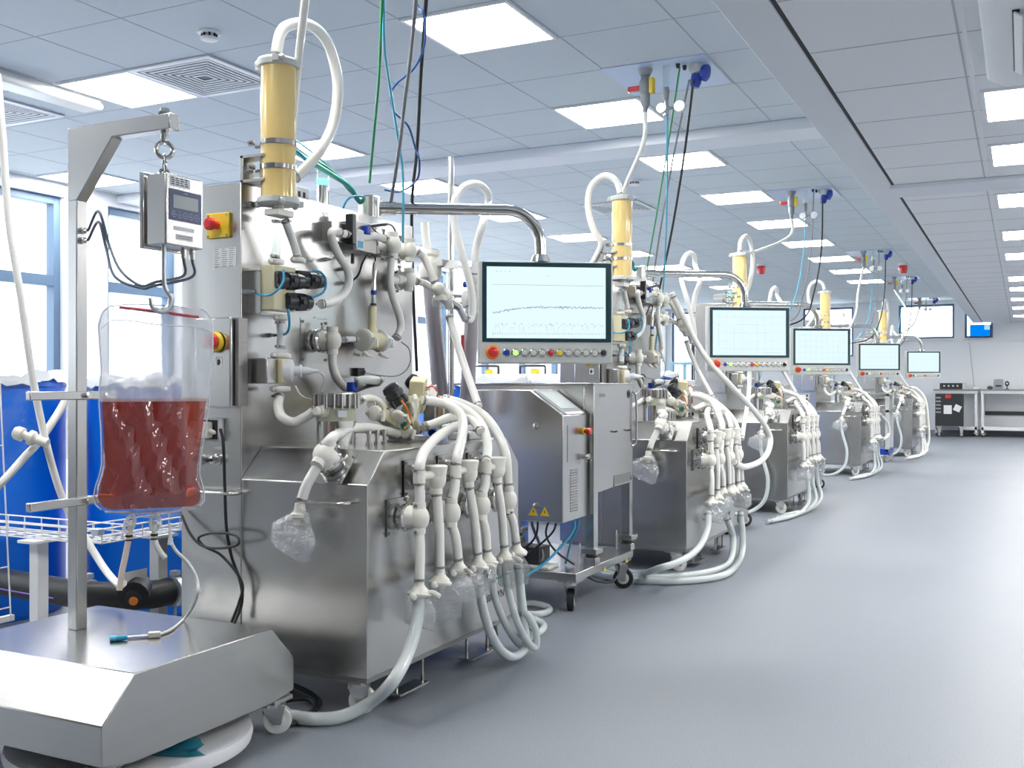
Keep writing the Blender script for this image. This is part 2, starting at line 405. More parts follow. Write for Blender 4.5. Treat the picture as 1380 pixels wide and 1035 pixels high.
for i in (0, -4, -8):
    for j in (-7,): light_panel(GX+T*i+.01, GY+j*T+.01, ZC, T-.02, T-.02, 'unseen square ceiling light before the first in the line %s' % {0: 'over the skids', -4: 'behind the skids', -8: 'along the window wall'}[i], 'lit panels of the high ceiling')  # unseen extra row, put in to brighten what the steel reflects
for k in range(8):
    light_panel(2.3, .6+3*k, ZR, .6, .6, 'unseen square lit panel, %s in the added outer line of the low ceiling' % ORD[k], 'lit panels of the low ceiling')  # lamps out of view, added only for the light they give
# louvred air diffusers
def diffuser(x0, y0, label, s=T):
    o = empty('air_diffuser', (x0, y0, ZC), label, 'air vent', 'square air diffusers')
    MB().box((.01, .01, -.006), (s-.01, s-.01, -.001)).build('backing', mat('diffuser_dark', (.16, .20, .27), .6), o)
    f = MB(); e = .035
    f.box((0, 0, -.014), (s, e, -.004)).box((0, s-e, -.014), (s, s, -.004)).box((0, e, -.014), (e, s-e, -.004)).box((s-e, e, -.014), (s, s-e, -.004))
    f.build('frame', white, o)
    lv = MB(); k = .05
    while k < s/2-.02:
        a, b, q = k, s-k, .013
        lv.box((a, a, -.013), (b, a+q, -.008)).box((a, b-q, -.013), (b, b, -.008)).box((a, a+q, -.013), (a+q, b-q, -.008)).box((b-q, a+q, -.013), (b, b-q, -.008))
        k += .034
    lv.build('louvre', white, o)
diffuser(GX-3*T, GY-T, 'square louvred air diffuser next to the lit panel above the hoist arm')
diffuser(GX-5.9*T, GY-1.1*T, 'pale louvred air diffuser at the picture edge beside the strip lamp')
diffuser(GX-2*T, GY+7.65*T, 'small dark louvred diffuser beyond the cross beam')
q = at(141, 146, Z=2.86)
o = empty('strip_lamp', (q.x-.18, q.y-1.55, ZC), 'long white surface-mounted strip lamp beside the window-side air diffuser', 'lamp')
MB().box((.03, 0, -.03), (.15, 1.55, 0)).build('housing', white, o, .004)
MB().box((0, 0, -.075), (.18, 1.55, -.03)).build('cover', plast, o, .02)
def detector(p, label):
    o = empty('smoke_detector', p, label, 'smoke detector')
    MB().lathe((0, 0, 0), (0, 0, -1), [(0, .06), (.012, .06), (.016, .05)]).build('base', white, o)
    s_ = MB()
    for k in range(8):
        a = k*math.pi/4; s_.cyl((.036*math.cos(a), .036*math.sin(a), -.016), (.036*math.cos(a), .036*math.sin(a), -.034), .006, n=8)
    s_.build('vent', blackp, o)
    MB().lathe((0, 0, -.016), (0, 0, -1), [(0, .032), (.018, .032), (.019, .045), (.03, .042), (.034, .02)]).build('cap', white, o)
detector(at(282, 42, Z=ZC), 'round white smoke detector above the air diffuser')
detector(at(855, 243, Z=ZC), 'flat white detector beyond the cross beam, behind the second amber column')
o = empty('ceiling_cassette', (-.13, 3.42, ZR), 'boxy white ceiling air unit with open slots, beside the first light of the low ceiling', 'air conditioner')
MB().prism([(0, 0), (.82, 0), (.82, -.07), (.75, -.11), (.07, -.11), (0, -.07)], 1, 0, 1.2).build('casing', white, o, .01)
MB().box((.16, .35, -.118), (.66, .85, -.112)).build('grille', lgrey, o)
s_ = MB()
for a in (.10, .145): s_.box((a, .25, -.116), (a+.022, .95, -.108))
s_.build('slot', black, o)
for a in (.118, .165): MB().obox((a, .6, -.125), (.03, .7, .006), Matrix.Rotation(.6, 3, 'Y')).build('flap', white, o)

# ------------------------------------------------------------ process skid (first one carries all measurements)
O1 = V((-1.905, 2.779, 0)); L = 1.12
PX = -.524                                   # instrument panel plane, local
class Pick:
    def __init__(s, O): s.O = O
    def x(s, px, py, x): return at(px, py, X=s.O.x+x)-s.O
    def y(s, px, py, y): return at(px, py, Y=s.O.y+y)-s.O
    def z(s, px, py, z): return at(px, py, Z=z)-s.O
K = Pick(O1)
def hose(parent, pts, r=.0165, m=sili, name='hose', ties=(0, -1), n=12):
    o = MB().tube(pts, r, n).build(name, m, parent, sharp=60)
    P = spline(pts, 8)
    for t_ in ties or ():
        i = 1 if t_ == 0 else len(P)-2
        a = P[i]; d = (P[i+1]-P[i-1]).normalized(); u = basis(d)[0]
        MB().cyl(a-d*.004, a+d*.004, r*1.13, n=14).obox(a+u*r*1.25, (.008, .014, .008), Matrix.Identity(3)).build('hose_clamp', steel_dk, o)
    return o
def wire(parent, pts, r, m, name='cable'): return MB().tube(pts, r, 8).build(name, m, parent, sharp=60)
def valve(parent, c, nrm, r=.031, plate=.115, plen=.09, vertical=True, m=ivory, cup=False):
    """bulb valve on a steel clamp and mounting plate; c = bulb centre, nrm points off the plate"""
    c = V(c); nrm = V(nrm).normalized(); u = V((0, 0, 1)) if abs(nrm.z) < .9 else V((0, 1, 0))
    u = (u-nrm*u.dot(nrm)).normalized(); s_ = nrm.cross(u)
    R = Matrix((s_, u, nrm)).transposed()
    b = MB()
    b.ball(c, r, .95, 1.18, .95, R=R)
    if cup: b.lathe(c+u*r*.1, u, [(0, r*.9), (r*.7, r*1.02), (r*1.1, r*1.1), (r*1.18, r*1.0)])
    b.cyl(c+u*r*.9, c+u*r*1.45, r*.62, n=16) if not cup else None
    b.cyl(c-u*r*.9, c-u*r*1.45, r*.60, n=16)
    b.cyl(c, c-nrm*r*1.1, r*.9, r*1.15, n=20)
    o = b.build('ball_valve', m, parent, sharp=45)
    base = c-nrm*plen
    pl = MB().obox(base, (plate, plate, .004), R)
    for a in (-1, 1):
        for b2 in (-1, 1): pl.cyl(base+(s_*a+u*b2)*plate*.42, base+(s_*a+u*b2)*plate*.42+nrm*.010, .0055, n=8)
    pl.build('mounting_plate', steel, o)
    cl = MB().lathe(base, nrm, [(0, r*1.2), (.012, r*1.25), (.014, r*.85), (plen-r*1.7, r*.85), (plen-r*1.65, r*1.25), (plen-r*1.2, r*1.3), (plen-r*1.05, r*1.1)])
    for k in range(6):
        a = k*math.pi/3+.4; q = base+nrm*(plen*.42)+(s_*math.cos(a)+u*math.sin(a))*r*1.0
        cl.cyl(q-nrm*.012, q+nrm*.014, .0055, n=8)
    cl.cyl(base+nrm*plen*.45+u*r*1.0, base+nrm*plen*.45+u*r*1.75, .005, n=8)
    cl.ball(base+nrm*plen*.45+u*r*1.8, .0085, n=10, m=6)
    cl.tube([base+nrm*plen*.45-s_*r*1.1, base+nrm*plen*.5-s_*r*1.6+u*.01, base+nrm*plen*.5-s_*r*1.7+u*.03], .0035, 6)
    cl.build('steel_clamp', polish, o)
    return o
def triclamp(parent, c, d, r=.026, m=ivory, name='pipe_clamp', wing=True):
    c = V(c); d = V(d).normalized(); u, w_, _ = basis(d)
    b = MB().lathe(c-d*.010, d, [(0, r*.8), (.002, r), (.006, r*1.1), (.014, r*1.1), (.018, r), (.020, r*.8)])
    if wing:
        b.obox(c+u*r*1.25, (.018, .018, .016), Matrix((u, w_, d)).transposed())
        b.obox(c+u*r*1.5+w_*.012, (.010, .034, .010), Matrix((u, w_, d)).transposed())
        b.ball(c-u*r*1.15, .010, n=8, m=6)
    return b.build(name, m, parent, sharp=40)
def barb(parent, p0, p1, r=.013, m=ivory, name='hose_barb'):
    p0, p1 = V(p0), V(p1); d = p1-p0; Ln = d.length; prof = [(0, r*1.35), (Ln*.15, r*1.35), (Ln*.16, r*.9)]
    for k in range(3): prof += [(Ln*(.3+.2*k), r*1.12), (Ln*(.31+.2*k), r*.9)]
    prof.append((Ln, r*.8))
    return MB().lathe(p0, d, prof, 16).build(name, m, parent)
def crumple(parent, c, size, seed, R=None, name='plastic_wrap', m=film, tail=None):
    """loose clear pouch gathered round a hose end: pinched top, flared crumpled skirt"""
    rnd = random.Random(seed); b = MB(); c = V(c); n, mm = 22, 12; vs = []; ph = [rnd.uniform(0, 6.3) for _ in range(5)]
    for j in range(mm+1):
        v = j/mm; wv = .26+.74*min(1, v/.55)**1.3
        for k in range(n):
            a = 2*math.pi*k/n
            fold = 1+.13*math.sin(3*a+ph[0]+2*v)+.10*math.sin(5*a+ph[1]-3*v)*v
            rr = size[0]/2*wv*fold; fl = .55-.33*v
            p = V((rr*math.cos(a), rr*fl*math.sin(a)+.006*math.sin(7*v+ph[2]), -size[1]*(v-.3)*(1+.10*math.cos(a+ph[3])*v)+.003*rnd.uniform(-1, 1)))
            if tail: p += V(tail)*v*v
            if R: p = R @ p
            vs.append(c+p)
    b.add(vs, [(j*n+k, j*n+(k+1) % n, (j+1)*n+(k+1) % n, (j+1)*n+k) for j in range(mm) for k in range(n)]+[tuple(range(mm*n, mm*n+n))])
    return b.build(name, m, parent, sharp=50)
def caster(parent, p, r=.044, tyre=plast, hub=lgrey, swivel=0, top=.125, wdt=.032):
    p = V(p); d = V((math.cos(swivel), math.sin(swivel), 0)); ax = V((-d.y, d.x, 0)); c = p+d*.02+V((0, 0, r))
    f = MB().box(p+V((-.05, -.045, top-.012)), p+V((.05, .045, top)))
    f.cyl(p+V((0, 0, top-.03)), p+V((0, 0, top-.012)), .034, n=18)
    for s_ in (-1, 1):
        q = ax*s_*(wdt/2+.004)
        f.add([p+q+d*-.03+V((0, 0, top-.028)), p+q+d*.045+V((0, 0, top-.028)), c+q+d*.012-V((0, 0, .012)), c+q-d*.012-V((0, 0, .012)),
               p+q*1.2+d*-.03+V((0, 0, top-.028)), p+q*1.2+d*.045+V((0, 0, top-.028)), c+q*1.2+d*.012-V((0, 0, .012)), c+q*1.2-d*.012-V((0, 0, .012))],
              [(0, 1, 2, 3), (4, 5, 6, 7), (0, 1, 5, 4), (1, 2, 6, 5), (2, 3, 7, 6), (3, 0, 4, 7)])
    f.cyl(c-ax*(wdt/2+.01), c+ax*(wdt/2+.01), .006, n=8)
    o = f.build('caster', steel, parent)
    MB().lathe(c-ax*wdt/2, ax, [(0, r*.6), (.001, r*.93), (.004, r), (wdt-.004, r), (wdt-.001, r*.93), (wdt, r*.6)], 28).build('wheel', tyre, o)
    MB().lathe(c-ax*(wdt/2+.002), ax, [(0, r*.25), (.001, r*.55), (.003, r*.62), (wdt+.001, r*.62), (wdt+.003, r*.55), (wdt+.004, r*.25)], 24).build('wheel_hub', hub, o)
    return o
def actuator(parent, a, b, r=.03, end=None):
    a, b = V(a), V(b); d = (b-a).normalized(); Ln = (b-a).length
    prof = [(0, r*.8), (Ln*.05, r*1.02), (Ln*.3, r*1.02), (Ln*.31, r*.9), (Ln*.4, r*.9), (Ln*.41, r*1.05), (Ln*.62, r*1.05), (Ln*.63, r*.92), (Ln*.7, r*.92), (Ln*.71, r*1.0), (Ln*.93, r*.85), (Ln, r*.45)]
    m_ = MB().lathe(a, d, prof, 20)
    u, w_, _ = basis(d)
    for k in range(4):
        q = (u*math.cos(k*math.pi/2+.7)+w_*math.sin(k*math.pi/2+.7))*r; m_.cyl(a+q, a+q+d*Ln*.35, r*.22, n=8)
    m_.cyl(a+d*Ln*.5, a+d*Ln*.5+u*r*1.35, r*.3, n=8)
    o = m_.build('actuator', blackp, parent)
    if end: MB().cyl(b-d*.004, b+d*.004, r*.4, n=14).build('position_button', end, o)
    return o
def block(parent, c, size, rot=(0, 0, 0), m=cream, name='manifold_block', bev=.004):
    R = Euler(rot).to_matrix()
    return MB().obox(c, size, R).build(name, m, parent, bev)

def make_monitor(root):
    a = math.radians(33.5); u = V((math.cos(a), math.sin(a), 0)); n = V((u.y, -u.x, 0))   # n faces the aisle end the camera stands at
    cc = atd(736, 421, 4.45)-O1; Wm, Hm = .588, .443; z1 = 1.631; z0 = z1-Hm
    ctr = V((cc.x, cc.y, (z0+z1)/2)); R = Matrix((u, RZ, n)).transposed()
    def P(a_, b_, c_=0): return ctr+u*(a_-Wm/2)+RZ*(Hm/2-b_)+n*c_      # a_ from the left edge, b_ from the top
    s = .00321
    case = MB().obox(ctr-n*.03, (Wm, Hm, .06), R).build('monitor', lgrey, root, .006)
    bz = MB().obox(P(93*s, 55.5*s, .001), (176*s, 107*s, .004), R).build('bezel', bezel, case, .001)
    MB().obox(P(92*s, 56*s, .0032), (162*s, 96*s, .002), R).build('screen', screen_m, case)
    text('panel', .010, P(22*s, 105.5*s, .0036), u, RZ, mat('dark_red_ink', (.35, .01, .02), .5), case, 'bezel_mark')
    e = P(19*s, 123*s)
    MB().lathe(e, n, [(0, .030), (.004, .030), (.008, .024)]).build('emergency_stop_base', orange, case)
    MB().lathe(e+n*.008, n, [(0, .012), (.012, .012), (.013, .021), (.024, .021), (.027, .015)]).build('emergency_stop', red, case)
    cols = [dblue, lime, lgrey, lgrey, lgrey, red, yellow, lgrey, lgrey, lgrey, lgrey, black]
    for k in range(12):
        q = P((38+12.0*k)*s, 123.5*s)
        MB().lathe(q, n, [(0, .0175), (.004, .0175), (.006, .0145)], 20).build('button_ring', polish, case)
        MB().lathe(q+n*.005, n, [(0, .0125), (.004, .0125), (.0055, .009)], 18).build('push_button', cols[k], case)
    # support arm: swivel on the cabinet top, pipe, bend down, coupling
    pv = V((-.60, .90, 1.855)); end = ctr+V((0, 0, 0))-n*.035-u*.02; end.z = z1
    dirn = V((end.x-pv.x, end.y-pv.y, 0)).normalized(); Rb = .15
    arc = [end+V((0, 0, .225))-dirn*Rb + dirn*Rb*math.sin(t_)+RZ*(Rb*math.cos(t_)-Rb) for t_ in [k*math.pi/16 for k in range(9)]]
    dz = (pv.z-1.0*.0) - arc[0].z
    arc = [V((q.x, q.y, q.z+dz)) for q in arc]
    arm = MB().tube([pv+dirn*.05]+arc+[V((end.x, end.y, z1+.02))], .0245, 20, 0).build('monitor_arm', polish, root, sharp=60)
    MB().lathe(V((pv.x, pv.y, 1.795)), RZ, [(0, .045), (.01, .045), (.012, .05), (.10, .05), (.105, .046), (.112, .03), (.114, .0)]).build('swivel', steel, arm)
    MB().cyl(pv+dirn*.04, pv+dirn*.11, .029, n=20).build('collar', polish, arm)
    MB().cyl(V((end.x, end.y, z1)), V((end.x, end.y, z1+.03)), .045, .032, n=20).build('mounting_flange', polish, arm)
    return case, P, u, n, R, s

def make_skid():
    root = empty('process_skid', O1, '', 'laboratory machine', 'stainless process skids in a row')
    # -- bodies
    MB().box((-.80, 0, .14), (PX, L, 1.80)).build('tall_cabinet', steelv, root, .003)
    MB().prism([(0, .14), (L, .14), (L, .771), (L-.11, .878), (.11, .878), (0, .771)], 0, PX+.001, 0).build('base_cabinet', steel, root, .003)
    MB().box((-.79, .01, .122), (-.008, L-.01, .14)).build('base_plate', steel_dk, root)
    for a in (.30, .80):
        b = MB(); b.box((-.03, a-.09, .12), (-.022, a-.08, .035)).box((-.03, a+.09, .12), (-.022, a+.08, .035)).box((-.06, a-.09, .028), (-.0, a+.09, .036))
        b.build('fork_strap', steel, root)
    for p, sw in (((-.09, .07), .5), ((-.09, 1.05), 2), ((-.70, .08), 1), ((-.70, 1.05), -.6)): caster(root, (p[0], p[1], 0), .045, plast, ivory, sw, .122)
    # front handles on the face towards the camera
    for (xa, pa), (xb_, pb) in ((((425), 680), ((476), 672)), (((262), 663), ((326), 661))):
        a = K.y(xa, pa, 0); b = K.y(xb_, pb, 0); z = (a.z+b.z)/2
        MB().tube([V((a.x, 0, z)), V((a.x, -.045, z)), V((a.x+.015, -.05, z)), V((b.x-.03, -.05, z)), V((b.x, -.03, z)), V((b.x, 0, z))], .0065, 10, 5).build('grab_handle', polish, root, sharp=60)
    # -- face towards the camera of the tall cabinet
    a = K.y(311, 320, 0); b = K.y(281, 289, 0); c = (a+b)/2
    bx = MB().box((b.x, -.012, a.z), (a.x, 0, b.z)).build('emergency_stop_plate', yellow, root, .003)
    sc_ = MB()
    for x in (b.x+.008, a.x-.008):
        for z in (a.z+.008, b.z-.008): sc_.cyl((x, -.015, z), (x, -.01, z), .004, n=8)
    sc_.build('screw', steel_dk, bx)
    MB().lathe(c+V((0, -.012, 0)), -RY, [(0, .014), (.03, .014), (.031, .022), (.045, .022), (.052, .014)]).build('emergency_stop', red, bx)
    p0 = K.y(289, 361, 0); p1 = K.y(318, 333, 0)
    lb = MB().box((p0.x, -.001, p0.z), (p1.x, 0, p1.z)).build('printed_label', paper, root)
    tx = MB(); rnd = random.Random(3)
    for r_ in range(9):
        for c_ in range(3):
            x0 = p0.x+(p1.x-p0.x)*(c_+.08)/3; z = p0.z+(p1.z-p0.z)*(r_+.5)/9
            tx.box((x0, -.0014, z-.0012), (x0+(p1.x-p0.x)/3*rnd.uniform(.4, .8), -.0009, z+.0012))
    tx.build('print_line', grey_pl, lb)
    a = K.y(262, 549, -.062); b = K.y(311, 427, -.062)
    jb = MB().box((a.x, -.062, a.z), (b.x, 0, b.z)).build('junction_box', steelv, root, .006)
    MB().box((b.x+.004, -.045, a.z+.005), (b.x+.020, 0, b.z-.003)).build('box_hinge', steel_dk, jb)
    q = K.y(291, 461, -.066)
    MB().lathe(q, -RY, [(0, .036), (.01, .036), (.014, .030)]).build('switch_base', yellow, jb)
    MB().lathe(q-RY*.014, -RY, [(0, .022), (.003, .027), (.02, .025), (.022, .018)]).box(q+V((-.007, -.05, -.024)), q+V((.007, -.034, .024))).build('rotary_switch', red, jb)
    q2 = K.y(295, 488, -.063)
    MB().box(q2-V((.014, 0, .018)), q2+V((.014, .002, .018))).build('printed_label', paper, jb)
    MB().prism([(q2.x-.008, q2.z-.008), (q2.x, q2.z-.012), (q2.x+.008, q2.z-.002), (q2.x+.004, q2.z+.010), (q2.x-.006, q2.z+.008)], 1, q2.y-.001, q2.y).build('warning_mark', ink, jb)
    # mains socket with plug, two round connectors
    s0 = K.y(270, 592, -.0); s1 = K.y(303, 566, -.0); cz = (s0.z+s1.z)/2; cx = (s0.x+s1.x)/2
    so = MB().box((s0.x-.03, -.014, s0.z-.004), (s1.x, 0, s1.z+.006)).build('power_socket', paper, root, .003)
    MB().box((s0.x-.025, -.02, s0.z+.002), (s1.x-.02, -.013, s1.z)).build('socket_well', blackp, so)
    MB().box((s0.x-.01, -.055, s0.z+.006), (s1.x-.035, -.02, s1.z-.006)).cyl((s1.x-.04, -.035, cz), (s1.x-.012, -.035, cz-.01), .008, n=10).build('plug', ivory, so, .006)
    MB().box((s0.x+.012, -.0565, s0.z+.012), (s0.x+.018, -.055, s1.z-.012)).build('plug_stripe', teal, so)
    for px in (270, 294):
        q = K.y(px, 619, 0)
        co = MB().lathe(q, -RY, [(0, .020), (.008, .020), (.009, .015), (.03, .015), (.031, .011)]).build('round_connector', polish, root)
        MB().cyl(q+V((-.02, -.04, -.002)), q+V((0, -.028, 0)), .006, n=10).build('connector_cap', blackp, co)
        q3 = K.y(px-1, 604, 0)
        MB().box(q3+V((-.017, -.0015, -.005)), q3+V((.017, 0, .005))).build('printed_label', paper, root)
    # -- amber column with clamps on a bracket
    cx, cy = -.425, .078; zb, zt = 1.735, 2.215
    col = MB().cyl((cx, cy, zb), (cx, cy, zt), .0605, n=40).build('filter_column', honey, root, sharp=60)
    for z, sg in ((zt, 1), (zb, -1)):
        b = MB().lathe((cx, cy, z), RZ*sg, [(-.012, .066), (-.010, .072), (.008, .074), (.016, .070), (.020, .05)] if sg > 0 else [(-.014, .066), (-.012, .073), (.006, .074), (.010, .068)], 32)
        for k in range(3):
            an = k*2.1-1.0; d = V((math.cos(an), math.sin(an), 0))
            b.obox(V((cx, cy, z))+d*.076, (.03, .022, .02), Matrix.Rotation(an, 3, 'Z'))
            b.ball(V((cx, cy, z+.006*sg))+d*.072+V((-d.y, d.x, 0))*.02, .012, n=8, m=6)
        b.build('column_clamp', mat('pale_grey_polymer_%d' % (sg+2), (.62, .64, .62), .4), col)
    for z in (1.938, 1.853):
        b = MB().lathe((cx, cy, z-.008), RZ, [(0, .0615), (0, .0645), (.016, .0645), (.016, .0615)], 32)
        b.box((cx-.085, cy-.06, z-.008), (cx-.062, cy-.048, z+.008)).cyl((cx-.075, cy-.07, z), (cx-.075, cy-.04, z), .005, n=8)
        b.tube([(cx-.06, cy, z), (cx-.1, cy+.0, z)], .006, 8, 0)
        b.build('band_clamp', polish, col)
    b = MB()
    b.box((PX-.012, .008, 1.80), (PX+.002, .012+.05, 1.895)).box((PX-.012, .008, 1.885), (PX+.09, .075, 1.895)).box((PX-.012, .008, 1.80), (PX+.09, .075, 1.81)).box((PX+.03, .062, 1.81), (PX+.036, .075, 1.885))
    b.build('column_bracket', steel, root, .001)
    hose(root, [(cx+.0, cy-.015, zt+.02)]+[K.x(*p) for p in ((378, 45, -.42), (393, 33, -.41), (418, 34, -.40), (440, 55, -.39), (453, 95, -.38), (455, 130, -.38), (448, 170, -.39), (430, 205, -.40), (410, 228, -.42), (396, 240, -.43))], .0195, name='loop_hose')
    barb(root, (cx, cy-.015, zt+.015), (cx, cy-.015, zt+.06), .015)
    # under the column: clamp, two short tubes, manifold with three actuators
    d1 = K.x(375, 287, -.43)
    b = MB().box(d1+V((-.03, -.04, -.012)), d1+V((.03, .05, .010))).cyl(d1, d1+V((0, 0, .05)), .02, n=14); b.build('column_outlet', ivory, root, .003)
    for (xa, ya), (xb_, yb), mm in (((373, 296), (371, 348), glassy), ((384, 296), (401, 346), sili)):
        p, q = K.x(xa, ya, -.43), K.x(xb_, yb, -.43)
        hose(root, [p, p.lerp(q, .35)+V((0, .004, -.004)), p.lerp(q, .75)+V((0, .004, 0)), q], .0145, mm, 'short_hose')
        triclamp(root, q-V((0, 0, .012)), RZ, .022)
    q0 = K.x(355, 418, -.46); q1 = K.x(385, 362, -.46)
    mb_ = MB().box((-.475, q0.y, q0.z), (-.415, q1.y, q1.z)).build('manifold_block', cream, root, .004)
    a = K.x(343, 424, PX+.03); b = K.x(382, 370, PX+.03)
    br = MB().box((PX, a.y, a.z), (PX+.055, a.y+.006, b.z)).box((PX, a.y, a.z), (PX+.055, b.y+.02, a.z+.006)).box((PX, a.y, b.z-.006), (PX+.055, a.y+.03, b.z))
    br.build('manifold_bracket', steel, root)
    for (xa, ya), (xb_, yb) in (((374, 377), (408, 380)), ((402, 376), (436, 379)), ((388, 406), (419, 408))):
        a = K.x(xa, ya, -.405); b = K.x(xb_, yb, -.405); a.x += .0; actuator(root, a+V((-.02, 0, 0)), b, .031, red)
    wire(root, [K.x(*p) for p in ((382, 364, -.38), (382, 378, -.36), (375, 390, -.36), (362, 398, -.40), (345, 396, -.49), (334, 393, PX))], .0042, blue_t, 'air_tube')
    wire(root, [K.x(*p) for p in ((422, 365, -.37), (432, 367, -.36), (439, 378, -.36), (436, 393, -.37), (420, 402, -.38))], .0045, blue_t, 'air_tube')
    wire(root, [K.x(*p) for p in ((388, 416, -.37), (390, 436, -.37), (386, 449, -.40), (372, 452, -.5), (360, 452, PX))], .0045, blue_t, 'air_tube')
    for px, py in ((334, 393), (361, 452), (437, 350), (458, 363), (458, 382), (484, 501)):
        p = K.x(px, py, PX); MB().cyl(p, p+V((.02, 0, 0)), .009, n=6).cyl(p+V((.02, 0, 0)), p+V((.035, 0, 0)), .006, n=10).build('bulkhead_fitting', polish, root)
    block(root, K.x(411, 412, -.42)+V((0, 0, 0)), (.04, .05, .035), (0, 0, .3), ivory, 'hose_adapter')
    # lower tube, flow cell with steel body, second clamp, bend to the vessel
    hose(root, [K.x(378, 432, -.44), K.x(379, 450, -.44), K.x(378, 470, -.44)], .0155, mat('hazy_tube', (.76, .80, .80), .25), 'short_hose')
    triclamp(root, K.x(378, 428, -.44), RZ, .024); triclamp(root, K.x(378, 479, -.44), RZ, .032)
    p = K.x(378, 500, -.44)
    MB().box((-.48, p.y-.028, p.z-.042), (-.41, p.y+.03, p.z+.042)).build('flow_cell', cream, root, .005)
    MB().box((PX, p.y-.085, p.z-.045), (-.43, p.y-.03, p.z+.045)).build('sensor_body', steel, root, .004)
    q = V((-.41, p.y+.012, p.z)); dd = V((.85, .5, 0)).normalized()
    MB().lathe(q-dd*.02, dd, [(0, .036), (.014, .040), (.03, .040), (.034, .03), (.038, .018), (.055, .018), (.057, .023), (.063, .023), (.065, .016), (.085, .014), (.10, .008), (.12, .006)], 26).build('sensor_cap', white, root)
    e = q+dd*.10
    wire(root, [e, K.x(436, 508, -.33), K.x(433, 527, -.35), K.x(420, 538, -.37), K.x(406, 533, -.38), K.x(398, 520, -.39)], .0035, white, 'sensor_lead')
    triclamp(root, K.x(377, 524, -.44), RZ, .032)
    pv = K.x(453, 560, -.26)
    hose(root, [K.x(*p_) for p_ in ((377, 532, -.44), (375, 548, -.43), (380, 562, -.40), (395, 569, -.37), (412, 562, -.33), (426, 552, -.30))], .0175)
    # -- vessel on the base cabinet
    vc = V((pv.x, pv.y, 0)); zt_ = .878
    def vz(py): return K.x(453, py, -.26).z
    ve = MB().cyl(vc+RZ*zt_, vc+RZ*vz(567), .068, n=36).build('vessel', polish, root)
    MB().cyl(vc+RZ*vz(567), vc+RZ*vz(548), .069, n=36).build('sight_ring', mat('olive_polymer', (.50, .52, .38), .3), ve)
    b = MB().lathe(vc+RZ*vz(548), RZ, [(0, .066), (.003, .074), (.045, .074), (.05, .066), (.052, .02)], 32)
    for k in range(18):
        an = k*2*math.pi/18; d = V((math.cos(an), math.sin(an), 0)); b.cyl(vc+d*.078+RZ*(vz(548)-.006), vc+d*.078+RZ*(vz(532)+.004), .0065, n=8)
    b.build('vessel_lid', steel, ve)
    q = vc+V((.052, -.045, vz(557)))
    MB().obox(q, (.03, .05, .022), Matrix.Rotation(.9, 3, 'Z')).build('printed_label', paper, ve)
    barb(root, vc+V((-.0, -.066, vz(553))), vc+V((-.0, -.12, vz(553))), .016)
    # mid panel: inductive flow meter, hoses, leads
    a, b = K.x(433, 325, PX), K.x(452, 303, PX)
    MB().box((PX, a.y, a.z), (PX+.05, b.y, b.z)).build('sensor_housing', steel, root, .002)
    a, b = K.x(464, 338, PX+.02), K.x(494, 305, PX+.02)
    MB().box((PX, a.y, a.z), (PX+.07, b.y, b.z)).build('flow_meter', steel_dk, root, .003)
    MB().box((PX+.05, a.y-.035, a.z+.02), (PX+.085, a.y-.01, b.z+.02)).build('meter_bracket', blackp, root, .003)
    a, b = K.x(480, 336, PX+.085), K.x(490, 311, PX+.085)
    g_ = MB().box((PX+.07, a.y, a.z), (PX+.087, b.y, b.z)).build('gauge', paper, root, .002)
    MB().box((PX+.087, a.y+.007, a.z+.008), (PX+.0885, b.y-.006, a.z+.035)).build('display', blue_t, g_)
    X6 = PX+.08
    hose(root, [K.x(*p_) for p_ in ((458, 313, X6-.03), (448, 312, X6), (448, 324, X6), (457, 345, X6), (468, 362, X6), (470, 382, X6), (462, 398, X6), (448, 407, X6), (432, 410, X6))], .0165)
    hose(root, [K.x(*p_) for p_ in ((464, 315, X6-.02), (478, 318, X6-.02), (490, 320, X6-.01), (505, 318, X6), (520, 323, X6))], .0155)
    wire(root, [K.x(*p_) for p_ in ((497, 305, X6), (515, 302, X6+.01), (528, 304, X6+.01), (533, 315, X6), (527, 321, X6), (512, 316, X6), (502, 308, X6))], .0032, black)
    MB().tube([K.x(498, 305, X6), K.x(512, 303, X6+.01), K.x(520, 302, X6+.01)], .0075, 10).build('sensor_plug', blackp, root)
    block(root, K.x(494, 310, X6), (.025, .028, .035), (0, 0, 0), dblue, 'tube_clip')
    wire(root, [K.x(*p_) for p_ in ((472, 381, PX+.02), (483, 370, X6-.03), (489, 353, X6), (497, 342, X6), (505, 345, X6), (506, 352, X6))], .0042, black)
    wire(root, [K.x(*p_) for p_ in ((437, 350, PX+.03), (446, 350, PX+.05), (453, 344, PX+.05))], .003, grey_c)
    MB().cyl(K.x(476, 342, X6-.03), K.x(475, 355, X6-.03), .008, n=10).build('sensor_plug', blackp, root)
    # probe into the cream cross piece
    a, b = K.x(505, 352, X6), K.x(503, 412, X6)
    d = (b-a)
    pr_ = MB().lathe(a, d, [(0, .004), (.01, .008), (d.length*.35, .0105), (d.length*.36, .008), (d.length*.6, .0105), (d.length*.95, .0105), (d.length, .010)], 16).build('probe', polish, root)
    MB().cyl(a.lerp(b, .66), a.lerp(b, .76), .0125, n=16).build('colour_band', dblue, pr_)
    MB().cyl(a.lerp(b, .95), a.lerp(b, 1.0), .0125, n=16).build('seal', blackp, pr_)
    c0 = K.x(501, 459, X6); b2 = K.x(502, 413, X6)
    cr = MB().cyl(b2, c0+V((0, 0, .03)), .0165, .0185, n=20).cyl(c0-V((0, .05, 0)), c0+V((0, .05, 0)), .036, n=26).cyl(c0, c0+V((0, 0, .05)), .03, .022, n=20)
    cr.build('cross_fitting', cream, root, sharp=40)
